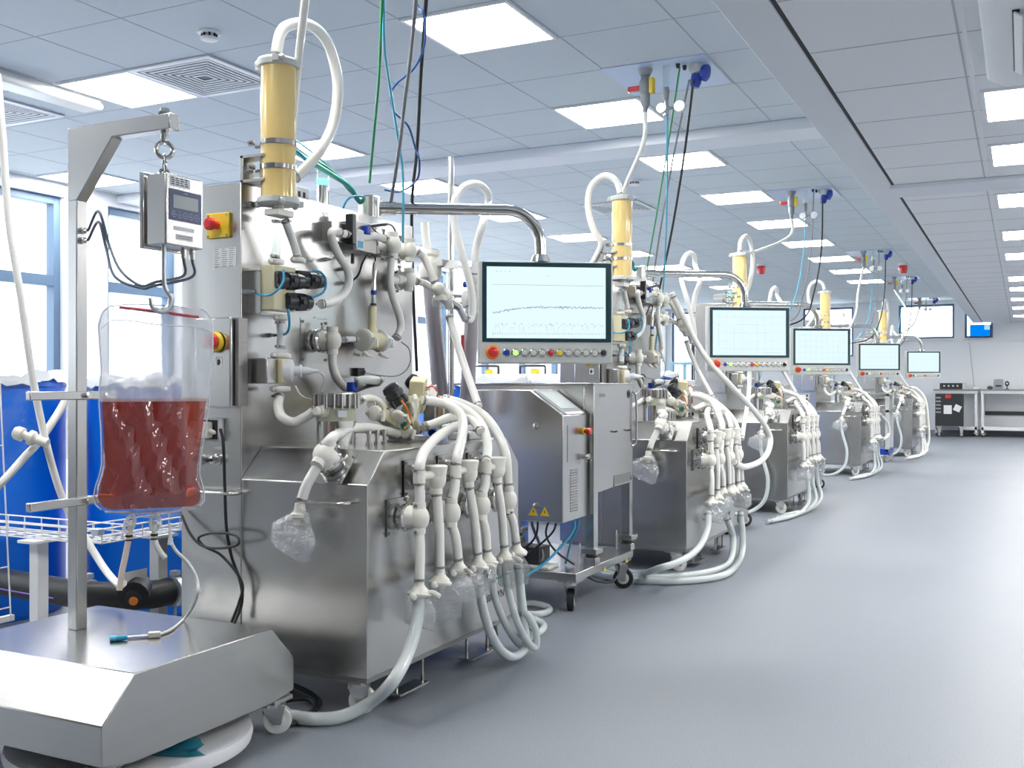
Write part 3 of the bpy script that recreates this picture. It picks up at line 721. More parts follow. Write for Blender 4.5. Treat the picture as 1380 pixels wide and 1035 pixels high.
    for s_ in (-1, 1):
        q = c0+V((0, .058*s_, 0))
        tc_ = triclamp(root, q, RY, .042, ivory if s_ < 0 else white)
        MB().tube([q+V((0, 0, -.045)), q+V((.01, .01, -.058)), q+V((.014, .045, -.066))], lambda t_: .010*(1-t_)+.004, 8).build('clamp_lever', ivory, root)
    q = c0+V((0, .068, 0))
    MB().lathe(q, RY, [(0, .032), (.006, .034), (.03, .032), (.032, .020), (.045, .020), (.047, .025), (.055, .025), (.057, .017), (.075, .015), (.09, .006)], 24).build('sensor_cap', white, root)
    hose(root, [K.x(462, 458, X6), K.x(471, 457, X6), K.x(479, 457, X6)], .012, white, 'short_hose')
    wire(root, [K.x(*p_) for p_ in ((541, 461, X6), (551, 470, X6), (553, 487, X6), (546, 500, X6), (532, 507, X6-.02), (505, 505, X6-.04), (486, 501, PX+.02))], .0025, grey_c)
    MB().box(K.x(477, 507, PX)+V((0, 0, 0)), K.x(486, 496, PX)+V((.02, 0, 0))).build('cable_gland', blackp, root)
    # panel valves
    valve(root, K.x(448, 459, PX+.085), RX, .036, .17, .085, m=ivory)
    hose(root, [K.x(*p_) for p_ in ((449, 472, X6), (448, 488, X6), (452, 505, X6), (462, 520, X6), (474, 529, X6+.02))], .0165)
    valve(root, K.x(529, 331, PX+.08), RX, .038, .11, .08); valve(root, K.x(552, 337, PX+.08), RX, .034, .10, .08)
    valve(root, K.x(551, 377, PX+.085), RX, .033, .10, .085)
    hose(root, [K.x(*p_) for p_ in ((528, 345, X6), (526, 365, X6), (526, 385, X6), (531, 405, X6), (538, 425, X6), (540, 442, X6), (534, 456, X6))], .0165)
    barb(root, K.x(534, 376, X6), K.x(545, 377, X6), .017)
    MB().cyl(K.x(528, 378, X6)-V((0, .015, 0)), K.x(534, 377, X6)+V((0, .03, 0)), .017, n=14).build('tee_branch', ivory, root)
    # panel lettering
    for s_, px, py, h in (('Control', 431, 431, .026), ('Cond 2', 465, 507, .024), ('Press. 2', 483, 478, .022), ('Flow', 496, 508, .024), ('N2', 438, 290, .03)):
        text(s_, h, K.x(px, py, PX)+V((.0005, 0, 0)), RY, RZ, grey_pl, root, 'panel_lettering')
    # hoses leaving the panel to the right and down to the base cabinet
    hose(root, [K.x(*p_) for p_ in ((562, 338, X6), (572, 348, X6+.02), (580, 365, X6+.05), (587, 382, X6+.07))], .0165)
    hose(root, [K.x(*p_) for p_ in ((561, 379, X6), (572, 382, X6+.02), (582, 388, X6+.05), (592, 396, X6+.07))], .0155)
    k1 = K.x(590, 388, X6+.08); k2 = K.x(600, 402, X6+.09); k3 = K.x(607, 414, X6+.09)
    b = MB().cyl(k1, k2, .028, n=16).cyl(k2, k3, .024, .018, n=16).ball(k1, .032, 1, 1, .8, n=12, m=8).box(k2-V((.02, .05, .012)), k2+V((.02, .045, .012)))
    b.build('y_connector', ivory, root, .002)
    k4 = K.x(617, 412, X6+.09)
    MB().cyl(k2+V((0, .02, 0)), k4, .022, n=14).cyl(k4, k4+V((0, .06, -.05)), .017, n=14).build('y_connector', polish, root)
    crumple(root, K.x(597, 392, X6+.08), (.10, .11), 5)
    hose(root, [k4+V((0, .06, -.05)), K.x(634, 430, X6+.09), K.x(637, 412, X6+.09), K.x(633, 380, X6+.07), K.x(622, 340, X6+.04), K.x(612, 300, X6), K.x(613, 270, X6), K.x(625, 252, X6), K.x(643, 248, X6), K.x(656, 258, X6), K.x(658, 275, X6), at(651, 300, Y=4.20)-O1, at(642, 335, Y=4.21)-O1, at(639, 374, Y=4.22)-O1], .018, siliw)
    hose(root, [K.x(605, 425, X6+.10), K.x(612, 450, X6+.13), K.x(625, 490, X6+.20), K.x(637, 525, X6+.28), K.x(645, 548, X6+.33)], .0165, siliw)
    # -- manifold on top of the base cabinet
    mx = -.25
    R1 = (.1, .35, .5)
    block(root, K.x(563, 532, mx), (.06, .08, .13), (.25, .1, .4)); block(root, K.x(553, 556, mx+.02), (.055, .075, .11), (-.5, .2, .3))
    block(root, K.x(580, 545, mx-.02), (.05, .06, .16), (.1, 0, .4), steel, 'manifold_plate')
    block(root, K.x(592, 553, mx-.03), (.04, .05, .12), (0, 0, .4))
    block(root, K.x(518, 562, mx), (.05, .11, .04), (-.35, 0, .1), cream); block(root, K.x(539, 573, mx), (.05, .06, .045), (-.35, 0, .1), ivory)
    actuator(root, K.x(541, 545, mx+.02), K.x(523, 519, mx-.02), .036)
    actuator(root, K.x(563, 520, mx-.06), K.x(550, 510, mx-.10), .032)
    for px, py, d in ((560, 541, (1, .6, .2)), (556, 552, (1, 1, 0)), (562, 576, (.3, 1, .2)), (537, 562, (0, 1, .6)), (548, 582, (.2, 1, -.4)), (581, 530, (1, 0, .3)), (505, 557, (0, 1, -.2))):
        triclamp(root, K.x(px, py, mx+.05), V(d), .026)
    wire(root, [K.x(*p_) for p_ in ((541, 540, mx+.07), (548, 550, mx+.09), (553, 562, mx+.09), (550, 573, mx+.09), (545, 578, mx+.08))], .004, orange, 'cable_tie')
    wire(root, [K.x(*p_) for p_ in ((575, 522, mx+.05), (584, 521, mx+.05), (589, 530, mx+.05), (590, 560, mx+.05))], .0035, red, 'cable_tie')
    for px, py, m in ((570, 576, dblue), (582, 584, dblue), (545, 574, teal)): MB().lathe(K.x(px, py, mx+.06), (0, 1, .2), [(0, .018), (.012, .018)], 16).build('tube_clip', m, root)
    hose(root, [K.x(*p_) for p_ in ((484, 540, mx), (497, 536, mx), (510, 541, mx), (520, 552, mx))], .013, ivory)
    hose(root, [K.x(*p_) for p_ in ((500, 545, mx+.0), (512, 543, mx-.03), (526, 544, mx-.03))], .018, ivory, 'short_hose')
    hose(root, [K.x(*p_) for p_ in ((479, 515, -.35), (492, 512, -.33), (512, 513, -.33))], .017, mat('hazy_fat_tube', (.62, .64, .62), .3), 'short_hose')
    MB().tube([K.x(478, 527, -.36), K.x(492, 521, -.35), K.x(511, 517, -.34)], .010, 10).build('probe_plug', blackp, root)
    block(root, K.x(474, 521, -.36), (.03, .03, .035), (0, 0, 0), dblue, 'tube_clip')
    for px in (497, 508, 518): MB().lathe(V((K.x(px, 590, -.2).x, K.x(px, 590, -.2).y, .878)), RZ, [(0, .012), (.012, .012), (.013, .007), (.04, .007), (.041, .011), (.055, .011)], 14).build('port', polish, root)
    MB().lathe(V((-.23, .62, .878)), RZ, [(0, .09), (.006, .09), (.008, .08), (.022, .08)], 32).build('port_cover', steel_dk, root)
    MB().box((-.16, .80, .878), (-.06, .95, .905)).cyl((-.09, .76, .92), (-.09, 1.0, .93), .012, n=10).build('top_bracket', white, root, .003)
    # to the sloped-face valve
    sv = K.y(436, 611, -.035); sv_n = V((0, -.70, .72))
    valve(root, sv, sv_n, .036, .13, .075)
    hose(root, [K.x(*p_) for p_ in ((554, 586, mx), (540, 586, mx+.01), (520, 581, mx+.02), (497, 577, mx+.03), (472, 578, mx+.04), (455, 586, mx+.05))]+[sv+V((.02, .02, .05)), sv+V((0, .0, .02))], .0185)
    q = K.y(406, 676, -.09)
    hose(root, [sv+V((0, -.01, -.02)), K.y(424, 635, -.06), K.y(413, 655, -.08), q], .0175)
    # valve bank on the aisle face
    XV = .092
    low = [(565, 698), (608, 690.5), (649, 681.5), (685, 673.5)]; up = [(588, 645), (631, 637), (669, 632)]
    lo = [K.x(a_, b_, XV) for a_, b_ in low]; uo = [K.x(a_, b_, XV+.004) for a_, b_ in up]
    for c_ in lo: valve(root, c_, RX, .036, .125, .088)
    for c_ in uo: valve(root, c_, RX, .036, .125, .09, cup=True)
    tees = [K.x(565, 642, XV), K.x(614, 635, XV), K.x(655, 630, XV)]
    for k, t_ in enumerate(tees):
        MB().cyl(t_-RZ*.022, t_+RZ*.022, .021, n=16).cyl(t_, V((uo[k].x, uo[k].y, t_.z)), .014, n=12).build('tee_connector', ivory, root)
        hose(root, [t_-RZ*.02, t_.lerp(lo[k], .5)+V((.003, 0, 0)), lo[k]+RZ*.04], .0175)
    # hoses from the manifold to the bank
    def hp(*pts): return [K.x(*p_) for p_ in pts]
    hose(root, hp((620, 572, -.08), (603, 580, -.05), (586, 592, 0), (572, 608, .06), (566, 625, XV))+[tees[0]+RZ*.02], .0185)
    hose(root, hp((568, 539, -.2), (585, 541, -.17), (604, 546, -.12), (619, 556, -.05), (624, 572, 0), (622, 592, .05), (617, 612, XV))+[tees[1]+RZ*.02], .0185)
    hose(root, hp((592, 540, -.2), (612, 545, -.15), (635, 557, -.08), (650, 575, 0), (657, 600, .06))+[tees[2]+RZ*.02], .0185)
    hose(root, hp((598, 537, -.2), (625, 545, -.15), (652, 560, -.08), (671, 585, .02), (682, 615, .08))+[lo[3]+RZ*.045], .0185)
    hose(root, hp((572, 575, -.15), (588, 570, -.12), (605, 563, -.1), (622, 562, -.08), (638, 568, -.04), (648, 582, .02)), .0175)
    hose(root, hp((590, 578, -.14), (607, 576, -.11), (622, 568, -.1), (630, 560, -.1)), .016)
    # dropping hoses and their wrapped ends
    ends = [((565, 716), (565, 787), lo[0]), ((588, 662), (593, 772), uo[0]), ((609, 708), (618, 757), lo[1]), ((632, 655), (644, 752), uo[1]),
            ((650, 698), (657, 745), lo[2]), ((670, 650), (680, 742), uo[2]), ((687, 690), (696, 734), lo[3])]
    E = []
    for (a_, b_), (c_, d_), o_ in ends:
        e_ = K.x(c_, d_, XV+.01); mid = o_.lerp(e_, .5)+V((.006, -.004, 0))
        hose(root, [o_-RZ*.042, mid, e_], .0165); E.append(e_)
    for k, e_ in enumerate(E):
        b = MB().lathe(e_+RZ*.005, -RZ, [(0, .016), (.01, .018), (.02, .026), (.028, .034), (.04, .034), (.046, .026), (.06, .018)], 18)
        b.cyl(e_+V((0, -.038, -.035)), e_+V((0, .0, -.03)), .011, n=10).ball(e_+V((0, -.038, -.035)), .014, n=8, m=6)
        b.build('end_coupling', ivory, root, sharp=40)
        an = (.3, 2.4, -.5, .9, 2.9, .1, 1.6)[k]; d = V((math.cos(an)*.8+.3, math.sin(an)*.7, 0))
        MB().tube([e_+d*.02+V((0, 0, -.03)), e_+d*.045+V((0, 0, -.026)), e_+d*.068+V((0, 0, -.038))], .0085, 8).ring(e_+V((0, 0, -.034)), (0, .2, 1), .034, .008, 18, 6).build('clamp_lever', ivory, root)
        crumple(root, e_-RZ*.05, (.115 if k != 1 else .13, .13 if k != 1 else .18), 20+k, Matrix.Rotation(.5*k, 3, 'Z'), tail=(.0, .05 if k == 1 else .0, 0))
    q = K.y(404, 682, -.09)
    MB().lathe(q+RZ*.01, -RZ, [(0, .016), (.03, .02), (.034, .03), (.045, .03), (.05, .02), (.07, .02)], 16).cyl(q+V((-.05, 0, -.045)), q+V((.03, 0, -.04)), .014, n=10).build('end_coupling', ivory, root, sharp=40)
    crumple(root, q-RZ*.05, (.17, .15), 44, Matrix.Rotation(.35, 3, 'Y'))
    # small print on the aisle face and the round maker's plate
    text('BIOSYN', .045, K.x(668, 803, .0006)+V((0, 0, .0)), RY, RZ, ink, root, 'panel_lettering')
    q = K.x(662, 778, 0)+V((0, 0, .016)); b = MB()
    for k, h_ in enumerate((.03, .03, .02, .03, .024, .03)): b.box((0, q.y-.13+.045*k, q.z-.015), (.0008, q.y-.12+.045*k, q.z-.015+h_))
    b.build('worn_lettering', ink, root)
    a = K.x(628, 806, 0); MB().box((0, a.y-.03, a.z+.028), (.0008, a.y+.36, a.z+.036)).build('green_stripe', green_b, root)
    text('LINE', .016, K.x(627, 606, .0006), RY, RZ, grey_pl, root, 'panel_lettering')
    # -- things on top of the tall cabinet
    t0 = K.x(412, 262, -.62); 
    MB().box((-.70, .22, 1.80), (-.58, .33, 1.90)).box((-.69, .18, 1.80), (-.60, .22, 1.86)).build('terminal_box', grey_pl, root, .01)
    cb = MB().box((-.69, .36, 1.80), (-.60, .48, 1.865)).build('breaker_box', paper, root, .003)
    for y in (.38, .41, .44): MB().box((-.601, y, 1.825), (-.597, y+.012, 1.845)).build('toggle', ink, cb)
    be = MB().cyl((-.64, .62, 1.80), (-.64, .62, 1.905), .024, n=20).build('beacon', polish, root)
    MB().cyl((-.64, .62, 1.905), (-.64, .62, 1.93), .0235, n=20).build('green_lens', greenled, be)
    MB().cyl((-.64, .62, 1.93), (-.64, .62, 2.03), .0235, n=20).build('clear_lens', glassy, be)
    wire(root, [(-.45, .15, 1.93), (-.52, .25, 1.97), (-.55, .40, 1.96), (-.58, .60, 1.94), (-.60, .75, 1.92), (-.62, .84, 1.88), (-.63, .98, 1.83), (-.60, 1.10, 1.72)], .011, teal, 'air_tube')
    wire(root, [(-.45, .15, 1.94), (-.52, .25, 1.99), (-.56, .42, 1.975), (-.58, .60, 1.955), (-.62, .80, 1.90), (-.62, .97, 1.83)], .006, green_t, 'air_tube')
    wire(root, [(-.46, .14, 1.95), (-.50, .2, 2.0), (-.54, .34, 2.01), (-.58, .55, 1.98), (-.62, .80, 1.92)], .0045, lblue_t, 'air_tube')
    wire(root, [(-.45, .16, 1.90), (-.47, .20, 1.96), (-.52, .30, 1.97), (-.50, .36, 1.93)], .006, blue_t, 'air_tube')
    wire(root, [(-.62, .72, 1.81), (-.60, .73, 1.86), (-.6, .80, 1.89), (-.62, .95, 1.90)], .0045, blue_t, 'air_tube')
    return root
skid = make_skid()
case, MP, MU, MN, MR, MS = make_monitor(skid)
# copies before the first skid gets what only it shows
OR = [O1, V((-1.741, 5.78, 0)), V((-1.769, 8.78, 0)), V((-1.733, 12.87, 0)), V((-1.49, 16.56, 0))]
LAB = ['nearest stainless process skid, beside the floor scale with the hanging bag', 'second stainless process skid, directly behind the grey wheeled control cart',
       'third stainless process skid along the aisle, its hose trailing from a wrapped end', 'fourth stainless process skid, next to the narrow trolley before the last one',
       'farthest stainless process skid, last before the white workbench']
skids = [skid]; tag(skid, LAB[0])
for k in range(1, 5):
    o = copy_tree(skid, skip=('loop_hose',) if k in (1, 3) else ()); o.location = OR[k]; tag(o, LAB[k]); skids.append(o)
# screen content: measured curve on the first, faint grids on the others
def strip(mb, pts, hw, z=.0045):
    for (a0, b0), (a1, b1) in zip(pts, pts[1:]):
        d = V((a1-a0, b1-b0)); n_ = V((-d.y, d.x)).normalized()*hw
        mb.add([MP(a0+n_.x, b0+n_.y, z), MP(a1+n_.x, b1+n_.y, z), MP(a1-n_.x, b1-n_.y, z), MP(a0-n_.x, b0-n_.y, z)], [(0, 1, 2, 3)])
mon = [c for c in skid.children if c.name.startswith('monitor') and 'arm' not in c.name][0]
rnd = random.Random(11); A = MB(); pts = []
for k in range(260):
    f = k/259; base = 82-9.5*min(1, f/.35)**.6; base = 81.5-8.5*math.sin(min(f/.4, 1)*math.pi/2)+1.0*max(0, f-.45)
    pts.append(((19+151*f)*MS, (base-11+rnd.gauss(0, .8))*MS))
strip(A, pts, .0009); A.build('curve_trace', mat('violet_ink', (.20, .20, .45), .6), mon)
A = MB(); strip(A, [(19*MS, 32*MS), (170*MS, 33*MS)], .0006)
for k in range(48):
    f = k/47; x = 19+151*f; strip(A, [(x*MS, (98-rnd.uniform(.5, 2))*MS), ((x+.9)*MS, (99)*MS)], .0007)
strip(A, [(92*MS, 20*MS), (94*MS, 20*MS)], .0009); strip(A, [(92*MS, 93*MS), (95*MS, 93*MS)], .0006)
for x in (23, 29, 35, 41): strip(A, [(x*MS, 14.5*MS), ((x+rnd.uniform(1, 3))*MS, 14.0*MS)], .0009)
strip(A, [(19*MS, 96*MS), (19*MS, 101*MS)], .0006)
A.build('axis_marks', mat('grey_ink', (.36, .42, .45), .6), mon)
A = MB()
for k in range(150):
    x = 20+150*rnd.random(); y = 84+3.2*abs(math.sin((x-20)*.33))+rnd.uniform(-1.2, 1.2); strip(A, [(x*MS, y*MS), ((x+.8)*MS, (y-rnd.uniform(-1, 1.5))*MS)], .0006)
for k in range(34):
    x = 21+rnd.random()*148; strip(A, [(x*MS, 88*MS), (x*MS, rnd.uniform(90, 97)*MS)], .00025)
A.build('dotted_trace', mat('pale_ink', (.50, .60, .62), .6), mon)
A = MB()
for k in range(9): strip(A, [((24+17*k)*MS, 18*MS), ((24+17*k)*MS, 96*MS)], .0006)
for k in range(5): strip(A, [(19*MS, (22+17*k)*MS), (170*MS, (22+17*k)*MS)], .0006)
strip(A, [(120*MS, 98*MS), (160*MS, 98*MS)], .0012)
gridobj = None
for o in skids[1:]:
    mo = [c for c in o.children if c.name.startswith('monitor') and 'arm' not in c.name][0]
    if gridobj is None: gridobj = A.build('grid_lines', mat('faint_ink', (.62, .74, .78), .6), mo)
    else: g2 = gridobj.copy(); C.objects.link(g2); g2.parent = mo
# what hangs from the first skid only
hose(skid, [K.x(*p) for p in ((565, 800, .10), (562, 838, .11), (550, 880, .12), (528, 920, .13))]+[K.z(500, 946, .05), K.z(460, 966, .022), K.z(420, 969, .022), K.z(385, 964, .022), K.z(360, 957, .022)], .0215, tube_clear, 'drain_hose')
hose(skid, [K.x(*p) for p in ((645, 783, .10), (650, 815, .10), (660, 850, .11), (675, 876, .12), (692, 885, .13), (708, 872, .14), (706, 838, .13), (702, 800, .12), (698, 760, .11))], .018, tube_clear, 'drain_hose')
hose(skid, [K.x(*p) for p in ((662, 778, .10), (668, 808, .10), (682, 842, .10), (700, 868, .10), (712, 862, .10), (718, 845, .12))], .015, tube_clear, 'drain_hose')
hose(skid, [K.x(*p) for p in ((681, 770, .10), (686, 800, .12), (698, 840, .14), (712, 866, .16), (722, 872, .17), (722, 850, .17), (712, 830, .15), (702, 826, .12))], .0145, tube_clear, 'drain_hose')
hose(skid, [K.z(*p) for p in ((706, 832, .018), (722, 835, .018), (733, 843, .018), (727, 852, .018), (712, 856, .018), (700, 850, .018))], .016, tube_clear, 'drain_hose', ties=())
hose(skid, [K.z(*p) for p in ((690, 815, .018), (718, 813, .018), (738, 818, .018), (739, 824, .018), (720, 828, .018), (695, 824, .018), (680, 822, .018))], .016, tube_clear, 'drain_hose', ties=())
wire(skid, [K.y(*p) for p in ((297, 578, -.05), (301, 600, -.055), (303, 660, -.05), (305, 710, -.04), (312, 750, -.03), (324, 785, -.03), (326, 812, -.03), (316, 840, -.05)) ], .0055, black, 'power_cable')
wire(skid, [K.y(*p) for p in ((243, 690, -.02), (258, 722, -.05), (280, 738, -.06), (318, 735, -.07), (318, 722, -.06), (290, 718, -.05), (268, 724, -.05), (275, 736, -.05), (300, 750, -.04), (326, 785, -.04), (322, 812, -.04), (312, 838, -.05))], .0048, black, 'power_cable')
P1 = [K.z(*p) for p in ((370, 915, .012), (400, 925, .012), (425, 938, .012), (430, 952, .012), (400, 968, .012), (372, 962, .012), (385, 945, .02), (415, 942, .02), (425, 955, .012), (395, 975, .012), (365, 972, .012))]
wire(skid, P1, .009, black, 'power_cable')
# what the second skid shows: big sagging loop, drains over the floor
K2 = Pick(OR[1]); s2 = skids[1]
def drains(s, Kk, paths, r=.019):
    for p in paths: hose(s, [Kk.x(*q) if len(q) == 3 else V(q[:3]) for q in p], r, tube_clear, 'drain_hose')
hose(s2, [K2.x(*p) for p in ((905, 395, -.40), (925, 435, -.32), (950, 480, -.2), (985, 520, -.05), (1020, 558, .05), (1038, 590, .10), (1030, 617, .12), (1005, 629, .13), (988, 622, .12))], .02)
hose(s2, [K2.x(*p) for p in ((955, 690, .10), (953, 715, .11), (940, 740, .13), (915, 757, .12), (885, 767, .02))]+[K2.z(862, 773, .022), K2.z(835, 768, .022), K2.z(805, 760, .022)], .019, tube_clear, 'drain_hose')
hose(s2, [K2.x(*p) for p in ((978, 695, .10), (988, 725, .12), (984, 755, .14))]+[K2.z(965, 768, .022), K2.z(930, 775, .022), K2.z(895, 778, .022), K2.z(862, 778, .022), K2.z(825, 774, .022), K2.z(795, 764, .022)], .02, tube_clear, 'drain_hose')
hose(s2, [K2.x(*p) for p in ((998, 690, .12), (1001, 725, .14), (998, 752, .16))]+[K2.z(982, 772, .022), K2.z(950, 780, .022), K2.z(910, 783, .022), K2.z(862, 782, .022), K2.z(828, 779, .022), K2.z(790, 768, .022)], .02, tube_clear, 'drain_hose')
hose(s2, [K2.x(*p) for p in ((1003, 470, -.05), (1010, 500, -.02), (1008, 540, 0), (1003, 570, .03), (1000, 592, .05))], .015)
def common_drains(k):
    Kk = skids[k]
    for y0, xo, yy in ((.30, .10, .0), (.52, .12, .25), (.75, .13, .5)):
        hose(Kk, [V((.10, y0, .38)), V((.115, y0-.0, .22)), V((xo+.03, y0-.08, .09)), V((xo, y0-.25, .024)), V((xo-.02, y0-.6, .024)), V((xo-.12, y0-1.0, .024))], .018, tube_clear if k < 4 else siliw, 'drain_hose')
    sx = sv0 = -.19
    hose(Kk, [V((sx-.03, -.09, .70)), V((sx-.0, -.11, .50)), V((sx+.05, -.12, .30)), V((sx+.02, -.13, .12)), V((sx-.1, -.2, .024)), V((sx-.25, -.35, .024))], .0165, tube_clear, 'drain_hose')
for k in (2, 3, 4): common_drains(k)
hose(skids[4], [V((-.1, .6, 1.05)), V((.0, .75, 1.02)), V((.12, .8, .85)), V((.16, .82, .5)), V((.17, .8, .2)), V((.12, .6, .024))], .02, siliw)
hose(skids[3], [V((.1, 1.0, .72)), V((.16, 1.25, .6)), V((.17, 1.35, .45)), V((.12, 1.15, .38))], .018, sili)
for k, (Kk, s) in {1: (K2, s2), 3: (Pick(OR[3]), skids[3])}.items():
    cx, cy, zt = -.425, .063, 2.235
    hose(s, [V((cx, cy, zt)), V((cx-.03, cy-.01, zt+.09)), V((cx-.10, cy-.03, zt+.12)), V((cx-.17, cy-.06, zt+.06)), V((cx-.19, cy-.06, zt-.06)), V((cx-.16, cy-.05, zt-.2)), V((cx-.12, cy-.02, zt-.28)), V((cx-.16, cy, zt-.36)), V((cx-.22, cy+.02, zt-.44))], .0195, name='loop_hose')

# ------------------------------------------------------------ ceiling services above each skid, hoses and cables
YD = [2.70, 5.66, 9.85, 14.75, 18.5, 23.3]
WHO = ['over the nearest skid', 'over the second skid', 'over the third skid', 'over the fourth skid', 'beyond the fourth skid', 'by the back wall']
def services():
    o = empty('ceiling_service_plate', (-1.82, YD[0], ZC), '', 'service outlet', 'ceiling service outlets')
    MB().box((-.36, -.12, -.006), (.25, .49, -.001)).build('mounting_sheet', mat('pale_blue_sheet', (.52, .62, .80), .3), o)
    v = MB().cyl((-.13, 0, -.005), (-.13, 0, -.04), .045, .03, n=20).lathe((-.13, 0, -.04), -RZ, [(0, .022), (.03, .03), (.04, .036), (.10, .036), (.11, .028), (.17, .026), (.18, .018), (.22, .014)], 18).build('shutoff_valve', grey_pl, o)
    MB().box((-.235, -.016, -.125), (-.16, .016, -.095)).build('lever', red, v, .006)
    MB().box((-.10, -.03, -.15), (-.075, .02, -.06)).build('tag', yellow, v, .004)
    r = MB().cyl((0, -.02, -.005), (0, -.02, -.13), .018, n=14).build('drop_tube', glassy, o)
    MB().lathe((0, -.02, -.13), -RZ, [(0, .014), (.02, .02), (.06, .016), (.09, .010)], 14).build('nozzle', grey_pl, r)
    g_ = MB().cyl((0, -.02, -.21), (0, -.02, -.29), .016, n=12).cyl((-.02, -.02, -.25), (.07, -.02, -.25), .01, n=10).build('regulator', polish, o)
    MB().cyl((.085, -.045, -.25), (.085, -.005, -.25), .032, n=20).build('gauge', galv, g_); MB().cyl((-.02, -.05, -.25), (-.02, -.01, -.25), .028, n=20).build('gauge', galv, g_)
    for k in range(4): MB().cyl((.07+.024*k, .06+.05*k-.08, -.002), (.07+.024*k, .06+.05*k-.08, -.03), .014, .009, n=12).build('cable_gland', black, o)
    b = MB().lathe((.165, .04, -.005), -RZ, [(0, .04), (.02, .045), (.05, .04), (.055, .03)], 20).build('power_socket', lgrey, o)
    MB().lathe((.165, .04, -.06), V((-.2, 0, -1)), [(0, .03), (.05, .032), (.075, .024)], 16).build('plug', dblue, b)
    MB().lathe((.20, .045, -.055), V((1, -.2, -.3)), [(0, .045), (.02, .048), (.03, .03)], 20).build('socket_lid', dblue, b)
    return o
sv0 = services(); tag(sv0, 'ceiling outlet plate with valve, gauge and blue socket, '+WHO[0])
for k in range(1, 6):
    o = copy_tree(sv0); o.location = (-1.82, YD[k], ZC); tag(o, 'ceiling outlet plate with valve, gauge and blue socket, '+WHO[k])
def line(name, pts, r, m, label, cat, group=None):
    o = MB().tube(pts, r, 8).build(name, m, sharp=60); return tag(o, label, cat, group, 'thing')
line('supply_hose', [(-1.95, YD[0], 2.70), atd(424, -120, 3.35), atd(411, 5, 3.5), atd(402, 80, 3.6), atd(397, 140, 3.72), atd(393, 200, 3.85), atd(395, 262, 3.9)], .014, sili, 'straight white hose running up to the ceiling behind the nearest amber column', 'hose')
line('supply_cable', [(-1.76, YD[0], 2.9), atd(521, -100, 3.5), atd(515, 3, 3.7), atd(511, 100, 3.9), atd(504, 180, 4.1), atd(498, 246, 4.3)], .0055, green_t, 'green cable dropping from the ceiling to the nearest skid', 'cable')
line('air_hose', [(-1.82, YD[0]-.02, 2.63), atd(514, -100, 3.5), atd(517, 0, 3.7), atd(518, 60, 3.8), atd(526, 120, 4), atd(537, 190, 4.2), atd(543, 240, 4.3), atd(543, 330, 4.4)], .0055, lblue_t, 'light blue air hose dropping beside the green cable', 'hose')
line('supply_cable', [(-1.70, YD[0]+.03, 2.85), atd(567, -90, 3.5), atd(560, 5, 3.6), atd(553, 80, 3.8), atd(545, 140, 4), atd(538, 200, 4.1), atd(527, 272, 4.35)], .0075, grey_c, 'grey supply cable hanging left of the black one over the nearest skid', 'cable')
line('supply_cable', [(-1.65, YD[0]+.03, 2.85), atd(580, -90, 3.6), atd(574, 5, 3.8), atd(568, 90, 4.), atd(562, 200, 4.3), atd(555, 280, 4.6), atd(557, 400, 4.9), atd(562, 500, 5)], .0075, black, 'black supply cable hanging down behind the swivel of the nearest skid', 'cable')
line('data_cable', [(-1.69, YD[0]+.08, 2.9), atd(545, -90, 3.6), atd(560, 0, 3.8), atd(571, 20, 3.8), atd(572, 60, 3.9), atd(558, 92, 4), atd(535, 112, 4), atd(527, 128, 4.05), atd(531, 150, 4.1), atd(550, 170, 4.1), atd(560, 200, 4.2), atd(565, 215, 4.2), atd(562, 242, 4.3), atd(540, 258, 4.4), atd(518, 256, 4.4)], .0045, mat('navy_cable', (.02, .10, .33), .4), 'kinked dark blue cable twisting between the other ceiling cables', 'cable')
for k in range(1, 5):
    ox, oy = OR[k].x, OR[k].y; yd = YD[k]; nm = ('second', 'third', 'fourth', 'farthest')[k-1]
    line('supply_hose', [(-1.95, yd, 2.70), (-1.96, yd, 2.5), V((-1.97, yd+.0, 2.5)).lerp(V((ox-.42, oy+.07, 2.26)), .6)+V((-.02, 0, -.06)), (ox-.42, oy+.09, 2.24)] if k < 3 else [(-1.95, yd, 2.70), (ox-.2, (yd+oy)/2+.3, 2.3), (ox-.15, oy+.6, 1.95), (ox-.3, oy+.4, 1.6)], .014, sili, 'white hose dropping from the ceiling valve to the %s skid' % nm, 'hose')
    def drop(x0, z0, e_, bow):
        a, e_ = V((x0, yd, z0)), V(e_)
        if k == 1: return [a, a.lerp(e_, .3)+V((bow, 0, -.03)), a.lerp(e_, .65)+V((bow, 0, -.03)), e_, e_-V((.05, 0, .35)), e_-V((.1, .02, .8))]
        return [a, V((x0-.03+bow, yd+.02, 2.35)), V((x0-.09+bow, yd-.02, 1.95)), V((x0-.2, yd*.7+e_.y*.3, 1.7)), e_-V((0, 0, .15)), e_-V((0, 0, .6))]
    line('air_hose', drop(-1.82, 2.63, (ox-.46, oy+.97, 1.72), .01), .006, lblue_t, 'light blue air hose hanging over the %s skid' % nm, 'hose')
    line('supply_cable', drop(-1.745, 2.9, (ox-.60, oy+1.02, 1.84), .0), .0055, green_t if k < 2 else grey_c, 'thin %s cable hanging over the %s skid' % ('green' if k < 2 else 'grey', nm), 'cable')
    line('supply_cable', drop(-1.665, 2.82, (ox-.56, oy+1.16, 1.70), .015), .0075, black, 'black supply cable hanging from the blue socket over the %s skid' % nm, 'cable')
    if k == 1: line('supply_cable', drop(-1.69, 2.82, (ox-.60, oy+1.14, 1.74), -.02), .006, grey_c, 'grey cable running beside the black one over the second skid', 'cable')
